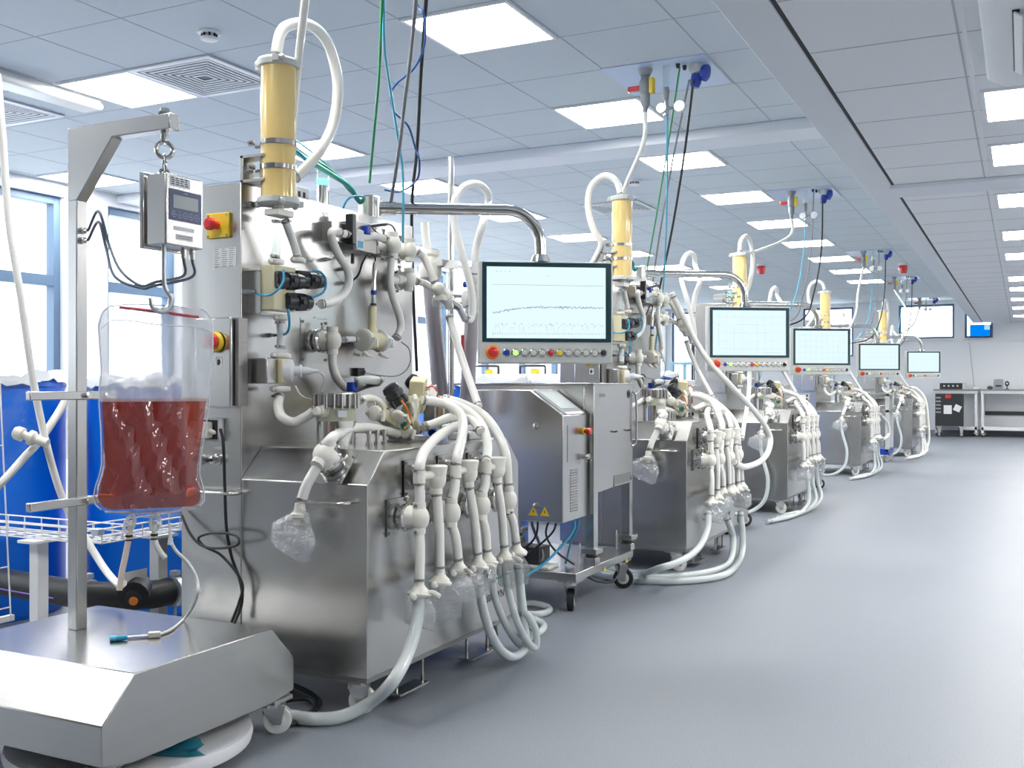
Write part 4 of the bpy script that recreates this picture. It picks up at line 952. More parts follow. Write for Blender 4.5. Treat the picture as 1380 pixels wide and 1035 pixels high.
for p_, lb_ in (((1026, 356), 'small red alarm sounder on the ceiling beside the third amber column'), ((1217, 355), 'round reddish alarm sounder on the ceiling beyond the third outlet plate')):
    o = empty('alarm_sounder', at(*p_, Z=ZC), lb_, 'alarm')
    MB().cyl((0, 0, 0), (0, 0, -.03), .07, n=20).build('base', white, o); MB().lathe((0, 0, -.03), -RZ, [(0, .06), (.05, .065), (.12, .05), (.125, .02)], 20).build('sounder', red, o)
line('supply_cable', [(-1.66, 23.3, 2.8), (-1.6, 22, 2.2), (-1.9, 18.5, 1.8)], .008, lgrey, 'long slack pale cable crossing in front of the back wall window', 'cable')
line('supply_hose', [(-1.95, 23.3, 2.7), (-1.9, 21, 2.2), (-2.1, 18, 1.75)], .012, lgrey, 'long slack white hose crossing in front of the back wall window', 'hose')

# ------------------------------------------------------------ floor scale with gallows, display and bag
S = V((-2.82, 1.854, 0)); SW, SD = .75, .76
sca = empty('floor_scale', S, 'low stainless floor scale platform with a welded gallows post and white wheels', 'scale')
MB().prism([(0, .135), (0, .238), (.106, .347), (.655, .347), (SD, .235), (SD, .13), (SD-.10, .115), (.10, .115)], 0, 0, SW).build('platform', steel, sca, .003)
for x, y, a in ((SW-.05, SD-.05, .6), (SW-.1, .12, 2.2), (.08, SD-.05, 1), (.08, .1, 0)): caster(sca, (x, y, 0), .045, plast, white, a, .118)
px_, py_ = -2.606-S.x, 2.241-S.y; h = .02
MB().box((px_-h, py_-h, .347), (px_+h, py_+h, 1.885)).build('post', steelv, sca, .003)
MB().prism([(px_-h, 1.885), (px_+.40, 1.885), (px_+.40, 1.838), (px_+.17, 1.838), (px_+h, 1.66), (px_-h, 1.66)], 1, py_-h-.0008, py_+h).build('gallows_arm', steelv, sca, .003)
for z in (1.57, 1.54):
    MB().lathe((px_+h, py_, z), RX, [(0, .010), (.01, .010), (.011, .007), (.026, .007)], 12).build('cable_gland', polish, sca)
for z in (1.065, .742):
    b = MB().box((px_+h, py_-.20, z-.013), (px_+h+.02, py_+.12, z+.013)).build('restraint_bar', steelv, sca, .003)
    MB().cyl((px_+h+.02, py_+.0, z), (px_+h+.035, py_, z), .009, n=6).cyl((px_+h+.02, py_+.07, z), (px_+h+.035, py_+.07, z), .007, n=6).build('bolt', polish, b)
ax_, az_ = px_+.36, 1.885
MB().lathe((ax_, py_, az_), RZ, [(0, .022), (.008, .022), (.009, .015), (.02, .013)], 6).build('bolt', polish, sca)
# chain and shackle
ch = empty('chain', S+V((ax_, py_, 1.70)), 'short steel chain and eye bolt hanging from the gallows arm', 'chain')
eye = MB().cyl((0, 0, .138), (0, 0, .108), .012, n=12).ring((0, 0, .084), (.8, -.6, 0), .023, .0065).build('eye_bolt', polish, ch)
MB().ring((0, 0, .040), (.55, .85, 0), .0145, .0048, stretch=2.0, up=RZ).build('chain_link', polish, ch)
MB().ring((0, 0, .010), (.85, -.5, 0), .0145, .005, stretch=1.2, up=RZ).cyl((-.022, .01, -.004), (.022, -.01, -.004), .006, n=10).build('shackle', polish, ch)
# weighing display
D0 = V((-2.19, 2.19, 1.50))
dis = empty('weighing_display', D0, 'stainless box with a dark blue keypad face, hanging from the chain', 'display')
MB().box((-.075, 0, 0), (0, .150, .205)).build('housing', steelv, dis, .004)
MB().box((-.098, -.006, -.008), (-.082, .156, .213)).box((-.082, .004, .004), (-.075, .146, .20)).build('rear_lid', polish, dis, .003)
k_ = MB().box((0, .012, .072), (.0015, .140, .162)).build('keypad', navy, dis)
MB().box((.0015, .026, .108), (.0025, .126, .146)).build('lcd_window', lcd, k_)
for q in range(5): MB().ring((.002, .030+.0225*q, .090), RX, .0085, .0010, 16, 5).box((.0018, .0275+.0225*q, .0885), (.0024, .0325+.0225*q, .0915)).build('key_outline', mat('key_white_%d' % q, (.55, .62, .8), .5), k_)
text('weigh', .007, (.0025, .075, .155), RY, RZ, paper, k_, 'keypad_lettering')
lb = MB().box((0, .016, .170), (.001, .095, .198)).build('printed_label', paper, dis)
for a, c in (((0, .04, .018), (.001, .105, .034)), ((0, .03, .045), (.001, .11, .056))): MB().box(a, c).build('printed_label', paper, dis)
b = MB(); rnd = random.Random(5)
for r_ in range(4):
    for c_ in range(4): b.box((.001, .02+.018*c_, .175+.006*r_), (.0014, .02+.018*c_+rnd.uniform(.006, .014), .1775+.006*r_))
for r_ in range(2): b.box((.001, .045, .022+.006*r_), (.0014, .098, .0235+.006*r_))
b.build('print_line', ink, lb)
for y in (.10, .135): MB().cyl((-.03, y, 0), (-.03, y, -.03), .009, n=12).build('cable_gland', polish, dis)
for q, (y, z) in enumerate(((.10, 1.57), (.135, 1.54))):
    e = D0+V((-.03, y, -.03)); s_ = S+V((px_+h+.026, py_, z))
    line('display_cable', [s_, atd(133, 285+14*q, 3.05), atd(147-4*q, 330+4*q, 3.05), atd(163-8*q, 365+8*q, 3.0), atd(190, 385+3*q, 2.98), atd(210-2*q, 380+5*q, 2.97), e+V((0, 0, -.05)), e], .0045, mat('slate_cable_%d' % q, (.10, .13, .18), .4), ('upper' if q == 0 else 'lower')+' dark cable looping from the gallows post to the weighing display', 'cable')
# hook
hk = D0+V((-.0375, .03, 0))
hook = MB().tube([hk+V((0, 0, .0)), hk+V((0, 0, -.09)), hk+V((.003, .004, -.125)), hk+V((.010, .018, -.150)), hk+V((.006, .010, -.178)), hk+V((-.004, -.010, -.190)), hk+V((-.014, -.030, -.178)), hk+V((-.017, -.036, -.152))], lambda t_: .007 if t_ < .35 else .0105*(1.15-t_*.55) , 10).build('hook', galv, sharp=60)
tag(hook, 'grey steel crane hook under the weighing display carrying the bag', 'hook', None, 'thing')
# bag
DB = 2.98; ph = math.radians(47); BU = V((math.cos(ph), math.sin(ph), 0)); BN = V((BU.y, -BU.x, 0))
B0 = atd(209, 517.5, DB); B0.z = 0
bag = empty('liquid_bag', V((B0.x, B0.y, .75)), 'hanging clear bag half filled with red-amber liquid on a steel hook', 'bag')
def BP(px, py, n_=0): q = B0+BU*((px-209)*DB/FPX)+BN*n_; q.z = EYE+(517.5-py)*DB/FPX; return q-V((B0.x, B0.y, .75))
OUT = [(414, 152, 268), (422, 143, 279), (440, 138, 284), (470, 140, 284), (500, 142, 282), (525, 139, 280), (545, 139, 279), (575, 141, 275), (605, 142, 270), (625, 142, 267), (640, 139, 266), (655, 134, 270), (668, 132, 273), (680, 136, 272), (687, 146, 262)]
LQ = [(537, 143, 275.5), (550, 142.5, 274), (575, 144, 271), (605, 145, 267), (625, 145, 264), (640, 142, 263), (655, 138, 266), (668, 137, 268), (678, 141, 267), (684, 150, 258)]
def row(tab, py):
    for (y0, a0, b0), (y1, a1, b1) in zip(tab, tab[1:]):
        if y0 <= py <= y1: t_ = (py-y0)/(y1-y0); return a0+(a1-a0)*t_, b0+(b1-b0)*t_
    return tab[-1][1:]
def thick(py): 
    t_ = (py-414)/270; return .004+.040*max(0, min(1, (t_-.05)))**1.1*(1 if t_ < .93 else 1-(t_-.93)*8)
def pillow(tab, y0, y1, ny, nx, inset=0, wr=1, close=True):
    b = MB(); vs = []; fs = []; per = 2*nx
    for j in range(ny+1):
        py = y0+(y1-y0)*j/ny; a, c = row(tab, py); t_ = max(.0015, thick(py)-inset)
        for k in range(per):
            side = 1 if k < nx else -1; s_ = (k/nx if k < nx else (2*nx-k)/nx)*2-1
            x = (a+c)/2+(c-a)/2*s_
            w_ = wr*(.0045*math.sin(s_*19+2*math.sin(py*.03))*math.exp(-((py-520)/45)**2)+.003*math.sin(s_*11-py*.06)+.002*math.sin(s_*27+py*.11))
            f = math.sqrt(max(0, 1-abs(s_)**2.6))
            vs.append(BP(x, py, side*t_*f+w_*f*(side*.5+.5)))
        if j: fs += [((j-1)*per+k, (j-1)*per+(k+1) % per, j*per+(k+1) % per, j*per+k) for k in range(per)]
    if close: fs += [tuple(range(per)), tuple(range((ny+1)*per-1, ny*per-1, -1))]
    b.add(vs, fs); return b
pillow(OUT, 414, 541, 26, 28, 0, 1, False).build('clear_headspace_film', bagfilm, bag, sharp=80)
pillow(OUT, 541, 687, 30, 28, -.001, 1.9, False).build('film', skin, bag, sharp=80)
pillow(LQ, 537, 684, 30, 28, .005, .35).build('liquid', liq, bag, sharp=60)
b = MB()
for side in (1, 2):
    pts = []
    for py in range(414, 688, 6): pts.append(BP(row(OUT, py)[side-1], py, 0))
    b.tube(pts, .0022, 6, 3)
b.tube([BP(152, 414), BP(180, 411), BP(230, 412), BP(268, 416)], .002, 6).tube([BP(141, 445, .006), BP(155, 433, .008), BP(185, 434, .008), BP(215, 438, .008), BP(262, 440, .008), BP(283, 446, .005)], .0012, 6)
b.tube([BP(146, 687), BP(200, 690), BP(262, 687)], .003, 6)
b.build('weld_seam', mat('seam_clear_white', (.80, .83, .88), .2), bag)
MB().tube([BP(164, 415, .003), BP(265, 426, .003)], .0045, 10, 0).build('hanger_rod', redcol, bag)
MB().box(BP(166, 694, -.008), BP(252, 688, .008)).build('port_strip', glassy, bag)
for px, r in ((180, .0075), (209, .0075), (228, .0045)):
    MB().tube([BP(px, 688), BP(px, 706)], r, 10, 0).build('port_tube', glassy, bag)
tb = MB().tube([BP(179, 700), BP(177, 716), BP(172, 745), BP(167, 770), BP(164, 792)], .0085, 10).build('drain_tube', mat('pinkish_hose', (.78, .66, .58), .35), bag, sharp=60)
for q, (px, a) in enumerate(((177, .35), (209, .05))):
    d = (BU*math.cos(a)+RZ*math.sin(a))
    MB().ring(BP(px, 704, .004), BN, .013, .0042, 20, 6, stretch=1.9, up=BP(px+22*a, 680)-BP(px, 704)).box(BP(px-8, 706, -.004), BP(px+8, 702, .008)).build('pinch_clamp', white, bag)
    MB().cyl(BP(px-1, 722), BP(px-1, 719), .0105, n=12).cyl(BP(px-1, 727), BP(px-1, 725), .0105, n=12).build('tube_tie', black, bag)
MB().tube([BP(209, 706), BP(208, 725), BP(213, 740), BP(222, 753)], .0085, 10).build('drain_tube', plast, bag, sharp=60)
zt = .347
MB().tube([BP(228, 706), BP(229, 728), BP(236, 744), BP(252, 762), BP(263, 785), BP(263, 808)]+[at(250, 832, Z=zt+.012)-bag.location, at(228, 850, Z=zt+.006)-bag.location, at(205, 856, Z=zt+.006)-bag.location, at(172, 859, Z=zt+.006)-bag.location], .0048, 10).build('sample_tube', plast, bag, sharp=60)
a = at(208, 855, Z=zt+.009)-bag.location
MB().obox(a, (.035, .022, .016), Matrix.Rotation(.7, 3, 'Z')).build('roller_clamp', ivory, bag, .002)
a, c = at(172, 859, Z=zt+.009)-bag.location, at(148, 861, Z=zt+.009)-bag.location
MB().lathe(a, c-a, [(0, .005), (.006, .008), (.02, .009), ((c-a).length-.02, .009), ((c-a).length-.016, .0095)], 14).build('luer_connector', blue_t, bag)
MB().lathe(c-(c-a).normalized()*.018, c-a, [(0, .0095), (.018, .009)], 14).build('connector_cap', lblue_t, bag)
MB().tube([BP(228, 735, .001), BP(229, 726, .001)], .007, 8, 0).build('inline_connector', white, bag)
# round dolly under the scale, teal pouch on it
o = MB().lathe((-2.375, 2.24, .022), RZ, [(0, .33), (.004, .345), (.022, .350), (.040, .345), (.043, .335), (.044, .31)], 64).build('round_dolly', white)
tag(o, 'round white disc dolly lying under the floor scale', 'dolly', None, 'thing')
for k in range(4):
    a_ = .4+k*math.pi/2; MB().cyl((-2.375+.25*math.cos(a_), 2.24+.25*math.sin(a_), 0), (-2.375+.25*math.cos(a_), 2.24+.25*math.sin(a_), .022), .022, n=14).build('foot', grey_pl, o)
rnd = random.Random(2); pc = at(222, 1000, Z=.08); b = MB(); n_ = 14; vs = []
for j in range(7):
    for k in range(n_):
        a_ = 2*math.pi*k/n_; rr = (1-(j/6)**2*.75)*(1+.18*rnd.uniform(-1, 1)); vs.append((pc.x+.13*rr*math.cos(a_), pc.y+.07*rr*math.sin(a_), .067+.010*j*(1+.2*rnd.uniform(-1, 1))))
b.add(vs, [(j*n_+k, j*n_+(k+1) % n_, (j+1)*n_+(k+1) % n_, (j+1)*n_+k) for j in range(6) for k in range(n_)]+[tuple(range(n_)), tuple(range(6*n_, 7*n_))])
tag(b.build('teal_pouch', mat('teal_film', (.02, .17, .24), .3), sharp=25), 'crumpled dark teal plastic pouch on the round disc', 'pouch', None, 'thing')

# ------------------------------------------------------------ wheeled control cart between the first two skids
CO = V((-1.90, 4.515, 0))
cart = empty('control_cart', CO, 'stainless wheeled cart with a slanted touch panel cabinet, between the first two skids', 'cart')
MB().box((-.75, 0, .156), (0, .80, .199)).build('base_frame', steel, cart, .004)
for x, y, a in ((-.06, .07, 1.9), (-.05, .72, .3), (-.70, .08, 1.2), (-.70, .72, -.8)): caster(cart, (x, y, 0), .054, black, lgrey, a, .158, .036)
ya, yb = .235, .80
k_ = MB().prism([(ya, .27), (ya, 1.10), (yb, 1.10), (yb, .27), (yb-.045, .27), (yb-.045, .575), (ya+.055, .555), (ya+.055, .27)], 0, -.055, -.004).build('side_panel', steelv, cart, .002)
MB().prism([(ya, .27), (ya, 1.10), (yb, 1.10), (yb, .27), (yb-.045, .27), (yb-.045, .575), (ya+.055, .555), (ya+.055, .27)], 0, -.72, -.67).build('side_panel', steelv, cart, .002)
MB().box((-.67, ya, .56), (-.056, yb, 1.095)).build('tank_body', steelv, cart, .003)
MB().box((-.86, ya-.01, 1.095), (.0, yb+.005, 1.105)).build('top_rim', polish, cart, .002)
a, b2 = at(828, 655, X=CO.x)-CO, at(850, 638, X=CO.x)-CO
ho = MB().box((-.0038, a.y, a.z), (-.001, min(b2.y, yb-.01), b2.z+.01)).build('hand_opening', steel_dk, cart, .006)
MB().tube([(-.002, a.y, a.z), (-.002, min(b2.y, yb-.02), a.z+.005), (-.002, min(b2.y, yb-.012), b2.z)], .004, 8, 3).build('opening_lip', polish, ho)
MB().tube([(-.002, yb+.005, 1.06), (.012, yb+.012, 1.02), (.012, yb+.015, .80), (-.002, yb+.005, .76)], .006, 8).build('grab_handle', polish, cart)
for px, py in ((828, 582), (846, 580)):
    q = at(px, py, X=CO.x)-CO; MB().tube([q+V((0, -.012, 0)), q+V((.014, 0, .004)), q+V((.0, .018, -.002))], .0035, 6).build('cable_hook', black, cart)
text('DRIVE', .026, at(812, 533, X=CO.x)-CO+V((.0, .005, 0)), RY, RZ, grey_pl, cart, 'panel_lettering')
q = at(848, 531, X=CO.x)-CO; MB().ring(q, RX, .012, .0018, 20, 5, stretch=1.7).box(q+V((-.001, -.006, -.012)), q+V((.001, .006, .012))).build('oval_badge', ink, cart)
for y in (ya+.028, yb-.022):
    for x in (-.03, -.69):
        f = MB().box((x-.05, y-.045, .255), (x+.045, y+.045, .283)).build('foot_plate', steel, cart, .002)
        MB().cyl((x, y, .235), (x, y, .256), .03, n=16).build('rubber_mount', black, f)
        MB().box((x-.035, y-.03, .199), (x+.035, y+.03, .236)).cyl((x-.04, y-.05, .20), (x-.04, y-.05, .31), .005, n=8).build('load_cell', polish, f, .002)
for px, py in ((815, 767), (845, 755)):
    q = at(px, py, X=CO.x)-CO; MB().prism([(q.y-.014, q.z-.010), (q.y+.014, q.z-.010), (q.y, q.z+.014)], 0, 0, .001).build('warning_sticker', yellow, cart)
# cabinet hanging in front
yc = 4.428-CO.y
cx1 = -.03; cx0 = -.52
cab = MB().prism([(cx0, .446), (cx0, 1.072), (cx1-.17, 1.072), (cx1, .952), (cx1, .446)], 1, yc, yc+.30).build('control_cabinet', steelv, cart, .004)
sd = V((.17, 0, -.12)).normalized(); sn = V((.12, 0, .17)).normalized(); Rsl = Matrix((sd, RY, sd.cross(RY))).transposed()
sc0 = V((cx1-.085, yc+.15, 1.012))
MB().obox(sc0+sn*.001, (.19, .25, .004), Rsl).build('touch_frame', grey_pl, cab)
MB().obox(sc0+sn*.004+sd*-.01, (.135, .19, .003), Rsl).build('touch_screen', mat('pale_screen_off', (.55, .60, .60), .12), cab)
MB().obox(sc0+sn*.003+sd*.092, (.018, .2, .003), Rsl).build('printed_label', paper, cab)
for z in (.90, .52):
    q = V((cx1-.14, yc, z)); MB().lathe(q, -RY, [(0, .016), (.004, .016), (.006, .010)], 18).box(q+V((-.002, -.008, -.006)), q+V((.002, -.005, .006))).build('lock', polish, cab)
for x in (-.135, -.075):
    q = V((cx1+x-.02, yc-.0012, .495)); w_ = MB().prism([(q.x-.024, q.z-.02), (q.x+.024, q.z-.02), (q.x, q.z+.022)], 1, q.y, q.y+.0012).build('warning_sticker', yellow, cab)
    MB().prism([(q.x-.003, q.z-.012), (q.x+.006, q.z), (q.x, q.z+.001), (q.x+.003, q.z+.012), (q.x-.006, q.z-.001), (q.x, q.z-.002)], 1, q.y-.0006, q.y).build('warning_mark', ink, w_)
MB().box((cx1, yc+.05, .73), (cx1+.002, yc+.17, .905)).build('door_plate', steel, cab)
b = MB()
for k in range(16): b.box((cx1, yc+.085, .49+.013*k), (cx1+.003, yc+.17, .497+.013*k))
b.build('vent_grille', steel_dk, cab)
q = V((cx1, yc+.23, .87)); MB().lathe(q, RX, [(0, .018), (.014, .018)], 18).build('emergency_stop_base', yellow, cab)
MB().lathe(q+RX*.014, RX, [(0, .010), (.012, .010), (.013, .017), (.03, .017), (.034, .012)], 18).build('emergency_stop', red, cab)
q = V((cx1, yc+.235, .745)); MB().lathe(q, RX, [(0, .012), (.02, .012), (.021, .018), (.035, .016)], 14).ring(q+V((.03, .01, -.02)), (.3, 1, 0), .012, .002).build('key_switch', polish, cab)
# leads below the cabinet
for k, (pts, r, m) in enumerate([
    ([(cx1-.10, yc+.15, .446), (cx1-.12, yc+.15, .38), (cx1-.2, yc+.13, .30), (cx1-.3, yc+.1, .22)], .0055, black),
    ([(cx1-.15, yc+.18, .446), (cx1-.17, yc+.18, .36), (cx1-.13, yc+.2, .28), (cx1-.05, yc+.25, .21)], .0055, black),
    ([(cx1-.20, yc+.15, .446), (cx1-.21, yc+.15, .36), (cx1-.26, yc+.14, .30), (cx1-.38, yc+.16, .26)], .0055, black),
    ([(cx1-.24, yc+.17, .446), (cx1-.24, yc+.17, .40), (cx1-.20, yc+.16, .32), (cx1-.18, yc+.15, .24), (cx1-.28, yc+.13, .205)], .008, grey_c),
    ([(cx1-.03, yc+.2, .446), (cx1-.03, yc+.18, .38), (cx1-.10, yc+.05, .26), (cx1-.2, yc-.05, .18), (cx1-.35, yc-.03, .16), (cx1-.5, yc+.0, .18)], .0065, blue_t),
    ([(cx1-.01, yc+.22, .446), (cx1-.02, yc+.22, .40), (cx1-.06, yc+.24, .33), (cx1-.10, yc+.26, .21)], .0055, blue_t)]):
    wire(cart, pts, r, m)
MB().box((cx1-.33, yc+.12, .22), (cx1-.18, yc+.25, .30)).build('connector_box', black, cart, .004)
MB().box((cx1-.30, yc+.1, .199), (cx1-.12, yc+.22, .215)).build('terminal_tray', plast, cart, .003)
line('floor_cable', [(-1.98, 4.8, .14), (-1.93, 4.86, .10), (-1.88, 4.95, .09), (-1.9, 5.1, .13), (-1.97, 5.2, .15)], .006, black, 'black cable sagging under the base of the control cart', 'cable')
# narrower carts farther along
for (ox, oy), lab in (((-1.88, 7.35), 'small stainless cart with black wheels between the second and third skids'), ((-1.87, 10.55), 'stainless cart with black wheels behind the third skid')):
    c = empty('wheeled_cart', (ox, oy, 0), lab, 'cart')
    MB().box((-.70, 0, .16), (0, .62, .25)).build('base_frame', steel, c, .004)
    for x, y, a in ((-.06, .08, 1.6), (-.06, .55, .5), (-.64, .08, 1), (-.64, .55, 2)): caster(c, (x, y, 0), .055, black, lgrey, a, .16, .036)
    MB().box((-.68, .2, .30), (-.35, .6, 1.09)).build('tank_body', steelv, c, .004)
    MB().box((-.68, .2, .25), (-.62, .26, .30)).box((-.41, .2, .25), (-.35, .26, .30)).box((-.68, .54, .25), (-.62, .6, .30)).box((-.41, .54, .25), (-.35, .6, .30)).build('foot', polish, c)
c = empty('frame_trolley', (-1.72, 15.2, 0), 'narrow trolley of pale upright posts with blue base, beside the farthest skid', 'trolley')
for x in (-.6, 0):
    for y in (0, .5): MB().box((x, y, .15), (x+.05, y+.05, .96)).build('upright', lgrey, c, .003)
MB().box((-.6, 0, .93), (.05, .55, .97)).box((-.02, 0, .70), (.05, .55, .74)).build('top_shelf', steel, c, .003)
MB().box((-.6, 0, .11), (.05, .55, .19)).build('base_rail', dblue, c, .004)
for x, y in ((.0, .05), (.0, .5), (-.55, .05), (-.55, .5)): caster(c, (x, y, 0), .055, grey_pl, lgrey, 1.0, .12)

# ------------------------------------------------------------ blue drums, trays and pipes beside the windows
def drum(x, y, r, h, label, lined=True):
    o = empty('blue_drum', (x, y, 0), label, 'drum', 'blue lined drums')
    MB().lathe((0, 0, 0), RZ, [(0, r*.96), (.03, r), (h*.33, r), (h*.34, r*1.012), (h*.36, r*1.012), (h*.37, r), (h-.03, r), (h-.02, r*1.02), (h, r*1.02), (h, r*.97), (h-.05, r*.95)], 64).build('shell', tankb, o)
    if lined:
        rnd = random.Random(int(x*100)); n, m_ = 72, 12; vs = []
        for j in range(m_+1):
            for k in range(n):
                a = 2*math.pi*k/n; z = h+.03-.42*j/m_+(.02*math.sin(a*5) if j == m_ else 0)
                rr = r*1.03+.006+.004*math.sin(a*17+j*.9)+.004*math.sin(a*31-j*1.7)+.002*rnd.uniform(-1, 1)+.012*(j/m_)
                if j == 0: rr = r*.9
                vs.append((rr*math.cos(a), rr*math.sin(a), z+(.012*rnd.uniform(-1, 1) if j < 2 else 0)))
        MB().add(vs, [(j*n+k, j*n+(k+1) % n, (j+1)*n+(k+1) % n, (j+1)*n+k) for j in range(m_) for k in range(n)]).build('liner_film', film2, o, sharp=50)
        b = MB()
        vs = []
        for j in range(4):
            for k in range(n):
                a = 2*math.pi*k/n; rr = r*(1.05, 1.03, .9, .5)[j]; vs.append((rr*math.cos(a), rr*math.sin(a), h+(.0, .035, .045, .02)[j]+.014*rnd.uniform(-1, 1)+.012*math.sin(a*7+j)))
        MB().add(vs, [(j*n+k, j*n+(k+1) % n, (j+1)*n+(k+1) % n, (j+1)*n+k) for j in range(3) for k in range(n)]).build('folded_liner_rim', mat('liner_white', (.80, .84, .88), .25), o, sharp=30)
    return o
d1_ = drum(-4.54, 3.32, .39, 1.11, 'blue lined drum left of the gallows post, a paper sheet on its side')
d2_ = drum(-3.87, 3.92, .41, 1.09, 'big blue drum directly behind the hanging bag')
q = V((.355, -.225, .62)); 
MB().obox(V((.315, -.285, .66)), (.14, .004, .17), Matrix.Rotation(.83, 3, 'Z')).build('paper_sheet', paper, d1_)
drum(-3.14, 5.75, .36, 1.10, 'blue drum behind the upright mauve tubes')
drum(-3.3, 9.2, .42, 1.16, 'blue drum between the second and third skids')
drum(-2.95, 4.75, .13, .62, 'slim blue canister at the left foot of the control cart', False)
tr = empty('cable_tray', (-3.10, 2.757, 0), 'low white wire cable tray on square posts around the blue drums', 'cable tray')
def tray(parent, p0, p1, side, nm, wdt=.16):
    p0, p1 = V(p0), V(p1); d = (p1-p0); Ln = d.length; d.normalize(); b = MB(); r = .0032; zb, zt = .50, .552
    for off in (0, .04, .08, .12, wdt): b.tube([p0+side*off+RZ*zb, p1+side*off+RZ*zb], r, 6, 0)
    for off in (0, wdt):
        for z in (zb+.026, zt): b.tube([p0+side*off+RZ*z, p1+side*off+RZ*z], r, 6, 0)
    k = 0
    while k*.1 <= Ln:
        q = p0+d*k*.1
        b.tube([q+RZ*zt, q+RZ*zb, q+side*wdt+RZ*zb, q+side*wdt+RZ*zt], r, 6, 0); k += 1
    b.build(nm, white, parent)
tray(tr, (-1.5, 0, 0), (-.02, 0, 0), V((0, 1, 0)), 'wire_basket'); tray(tr, (0, .02, 0), (0, 1.35, 0), V((-1, 0, 0)), 'wire_basket')
MB().box((-.02, -.015, .535), (.02, .015, .56)).build('corner_clip', galv, tr, .003)
for (x, y) in ((-3.47+3.10, 2.80-2.757), (-3.15+3.10, 3.11-2.757), (-1.3, .06), (-.08, 1.25)):
    po = MB().box((x-.025, y-.025, 0), (x+.025, y+.025, .478)).build('post', white, tr, .003)
    MB().box((x-.05, y-.06, .478), (x+.05, y+.06, .49)).build('bracket', white, po, .002)
ld = empty('wire_ladder', (-3.25, 2.46, 0), 'tall white wire ladder tray standing at the left edge of the picture', 'cable tray')
b = MB()
for y in (-.045, .045): b.tube([(0, y, .25), (-.10, y-.06, 2.86)], .003, 6, 0)
for k in range(18):
    z = .3+k*.145; f = (z-.25)/2.61; b.tube([(-.1*f, -.045-.06*f, z), (-.1*f, .045-.06*f, z)], .0025, 6, 0)
b.box((-.13, -.14, 2.84), (-.07, .0, ZC)).box((-.02, -.06, .25), (.0, .06, .27))
b.build('wires', white, ld)
pi = empty('drain_pipe', (-3.22, 3.0, 0), 'thick black plastic drain pipe with a tee, running low in front of the blue drums', 'pipe')
P0 = V((-3.22, 3.0, 0))
MB().tube([V((-5.0, 2.98, .27))-P0, V((-4.2, 2.98, .26))-P0, V((-3.5, 2.95, .25))-P0, V((-3.30, 2.97, .25))-P0, V((-3.16, 3.05, .25))-P0, V((-3.10, 3.2, .26))-P0, V((-3.08, 3.6, .27))-P0, V((-3.08, 4.2, .28))-P0], .056, 24).build('pipe', black, pi, sharp=60)
MB().tube([V((-5.0, 2.925, .255))-P0, V((-4.2, 2.925, .245))-P0, V((-3.5, 2.894, .235))-P0], .004, 6).build('colour_stripe', mat('violet_stripe', (.13, .08, .45), .4), pi)
jc = at(186, 792, X=-3.06)-P0
te = MB().cyl(jc+V((-.02, .02, 0)), jc+V((.06, -.08, -.02)), .052, .046, n=26).cyl(jc+V((.03, -.04, 0)), jc+V((.055, -.075, -.012)), .056, n=26).build('tee_branch', black, pi)
MB().cyl(jc+V((.058, -.078, -.018)), jc+V((.062, -.084, -.02)), .030, n=20).build('branch_plug', blackp, te)
MB().cyl(jc+V((.066, -.084, -.028)), jc+V((.07, -.09, -.03)), .016, n=14).build('orange_plug', orange, te)
for c_, d_ in ((V((-3.38, 2.96, .25)), V((1, .15, 0))), (V((-3.09, 3.14, .256)), V((.15, 1, 0)))):
    q = c_-P0; MB().lathe(q-d_.normalized()*.012, d_, [(0, .058), (.001, .062), (.023, .062), (.024, .058)], 28).obox(q+V((0, 0, .075)), (.03, .03, .02), Matrix.Identity(3)).cyl(q+V((0, 0, -.06)), q+V((0, 0, -.25)), .006, n=8).build('pipe_clip', galv, pi)
q = at(182, 776, X=-3.02)-P0
MB().box(q+V((-.002, -.06, -.02)), q+V((0, .06, .02))).build('printed_label', paper, pi)
rnd = random.Random(9); b = MB(); n_, m_ = 24, 16; vs = []
for j in range(m_+1):
    for k in range(n_+1):
        u_, v_ = k/n_, j/m_; vs.append((-4.3+u_*1.25, 2.62+v_*.33, .02+.13*math.sin(math.pi*v_)*(.7+.3*math.sin(u_*9))*(math.sin(math.pi*u_)**.4)+.012*rnd.uniform(-1, 1)))
b.add(vs, [(j*(n_+1)+k, j*(n_+1)+k+1, (j+1)*(n_+1)+k+1, (j+1)*(n_+1)+k) for j in range(m_) for k in range(n_)])
tag(b.build('plastic_sheet', thin('mauve_clear_sheet', (.75, .73, .76), .10, .12, 0, .35), sharp=40), 'crumpled clear plastic sheeting on the floor under the cable tray', 'sheet', None, 'thing')
b = MB().tube([atd(-4, 100, 3.5), atd(3, 180, 3.5), atd(12, 300, 3.5), atd(28, 400, 3.5), atd(46, 520, 3.52), atd(66, 612, 3.55), atd(88, 680, 3.58), atd(118, 730, 3.6), atd(142, 768, 3.55), atd(160, 788, 3.45), atd(166, 786, 3.4)], .0125, 12)
tag(b.build('transfer_hose', siliw, sharp=60), 'long white hose slanting from the top left corner down to the bag tubing', 'hose', None, 'thing')
b = MB().tube([atd(-20, 672, 3.4), atd(10, 642, 3.45), atd(34, 615, 3.5), atd(50, 598, 3.55), atd(70, 570, 3.6), atd(88, 540, 3.65), atd(99, 512, 3.7)], .0135, 12)
th = tag(b.build('transfer_hose', siliw, sharp=60), 'short white hose with a clamp crossing the slanting hose', 'hose', None, 'thing')
q = atd(46, 590, 3.5)
MB().lathe(q+V((-.06, -.03, .02)), V((.9, .45, -.35)), [(0, .018), (.01, .024), (.03, .024), (.032, .014), (.05, .014), (.055, .026), (.07, .026), (.08, .016), (.12, .016)], 16).build('clamp_fitting', ivory, th)
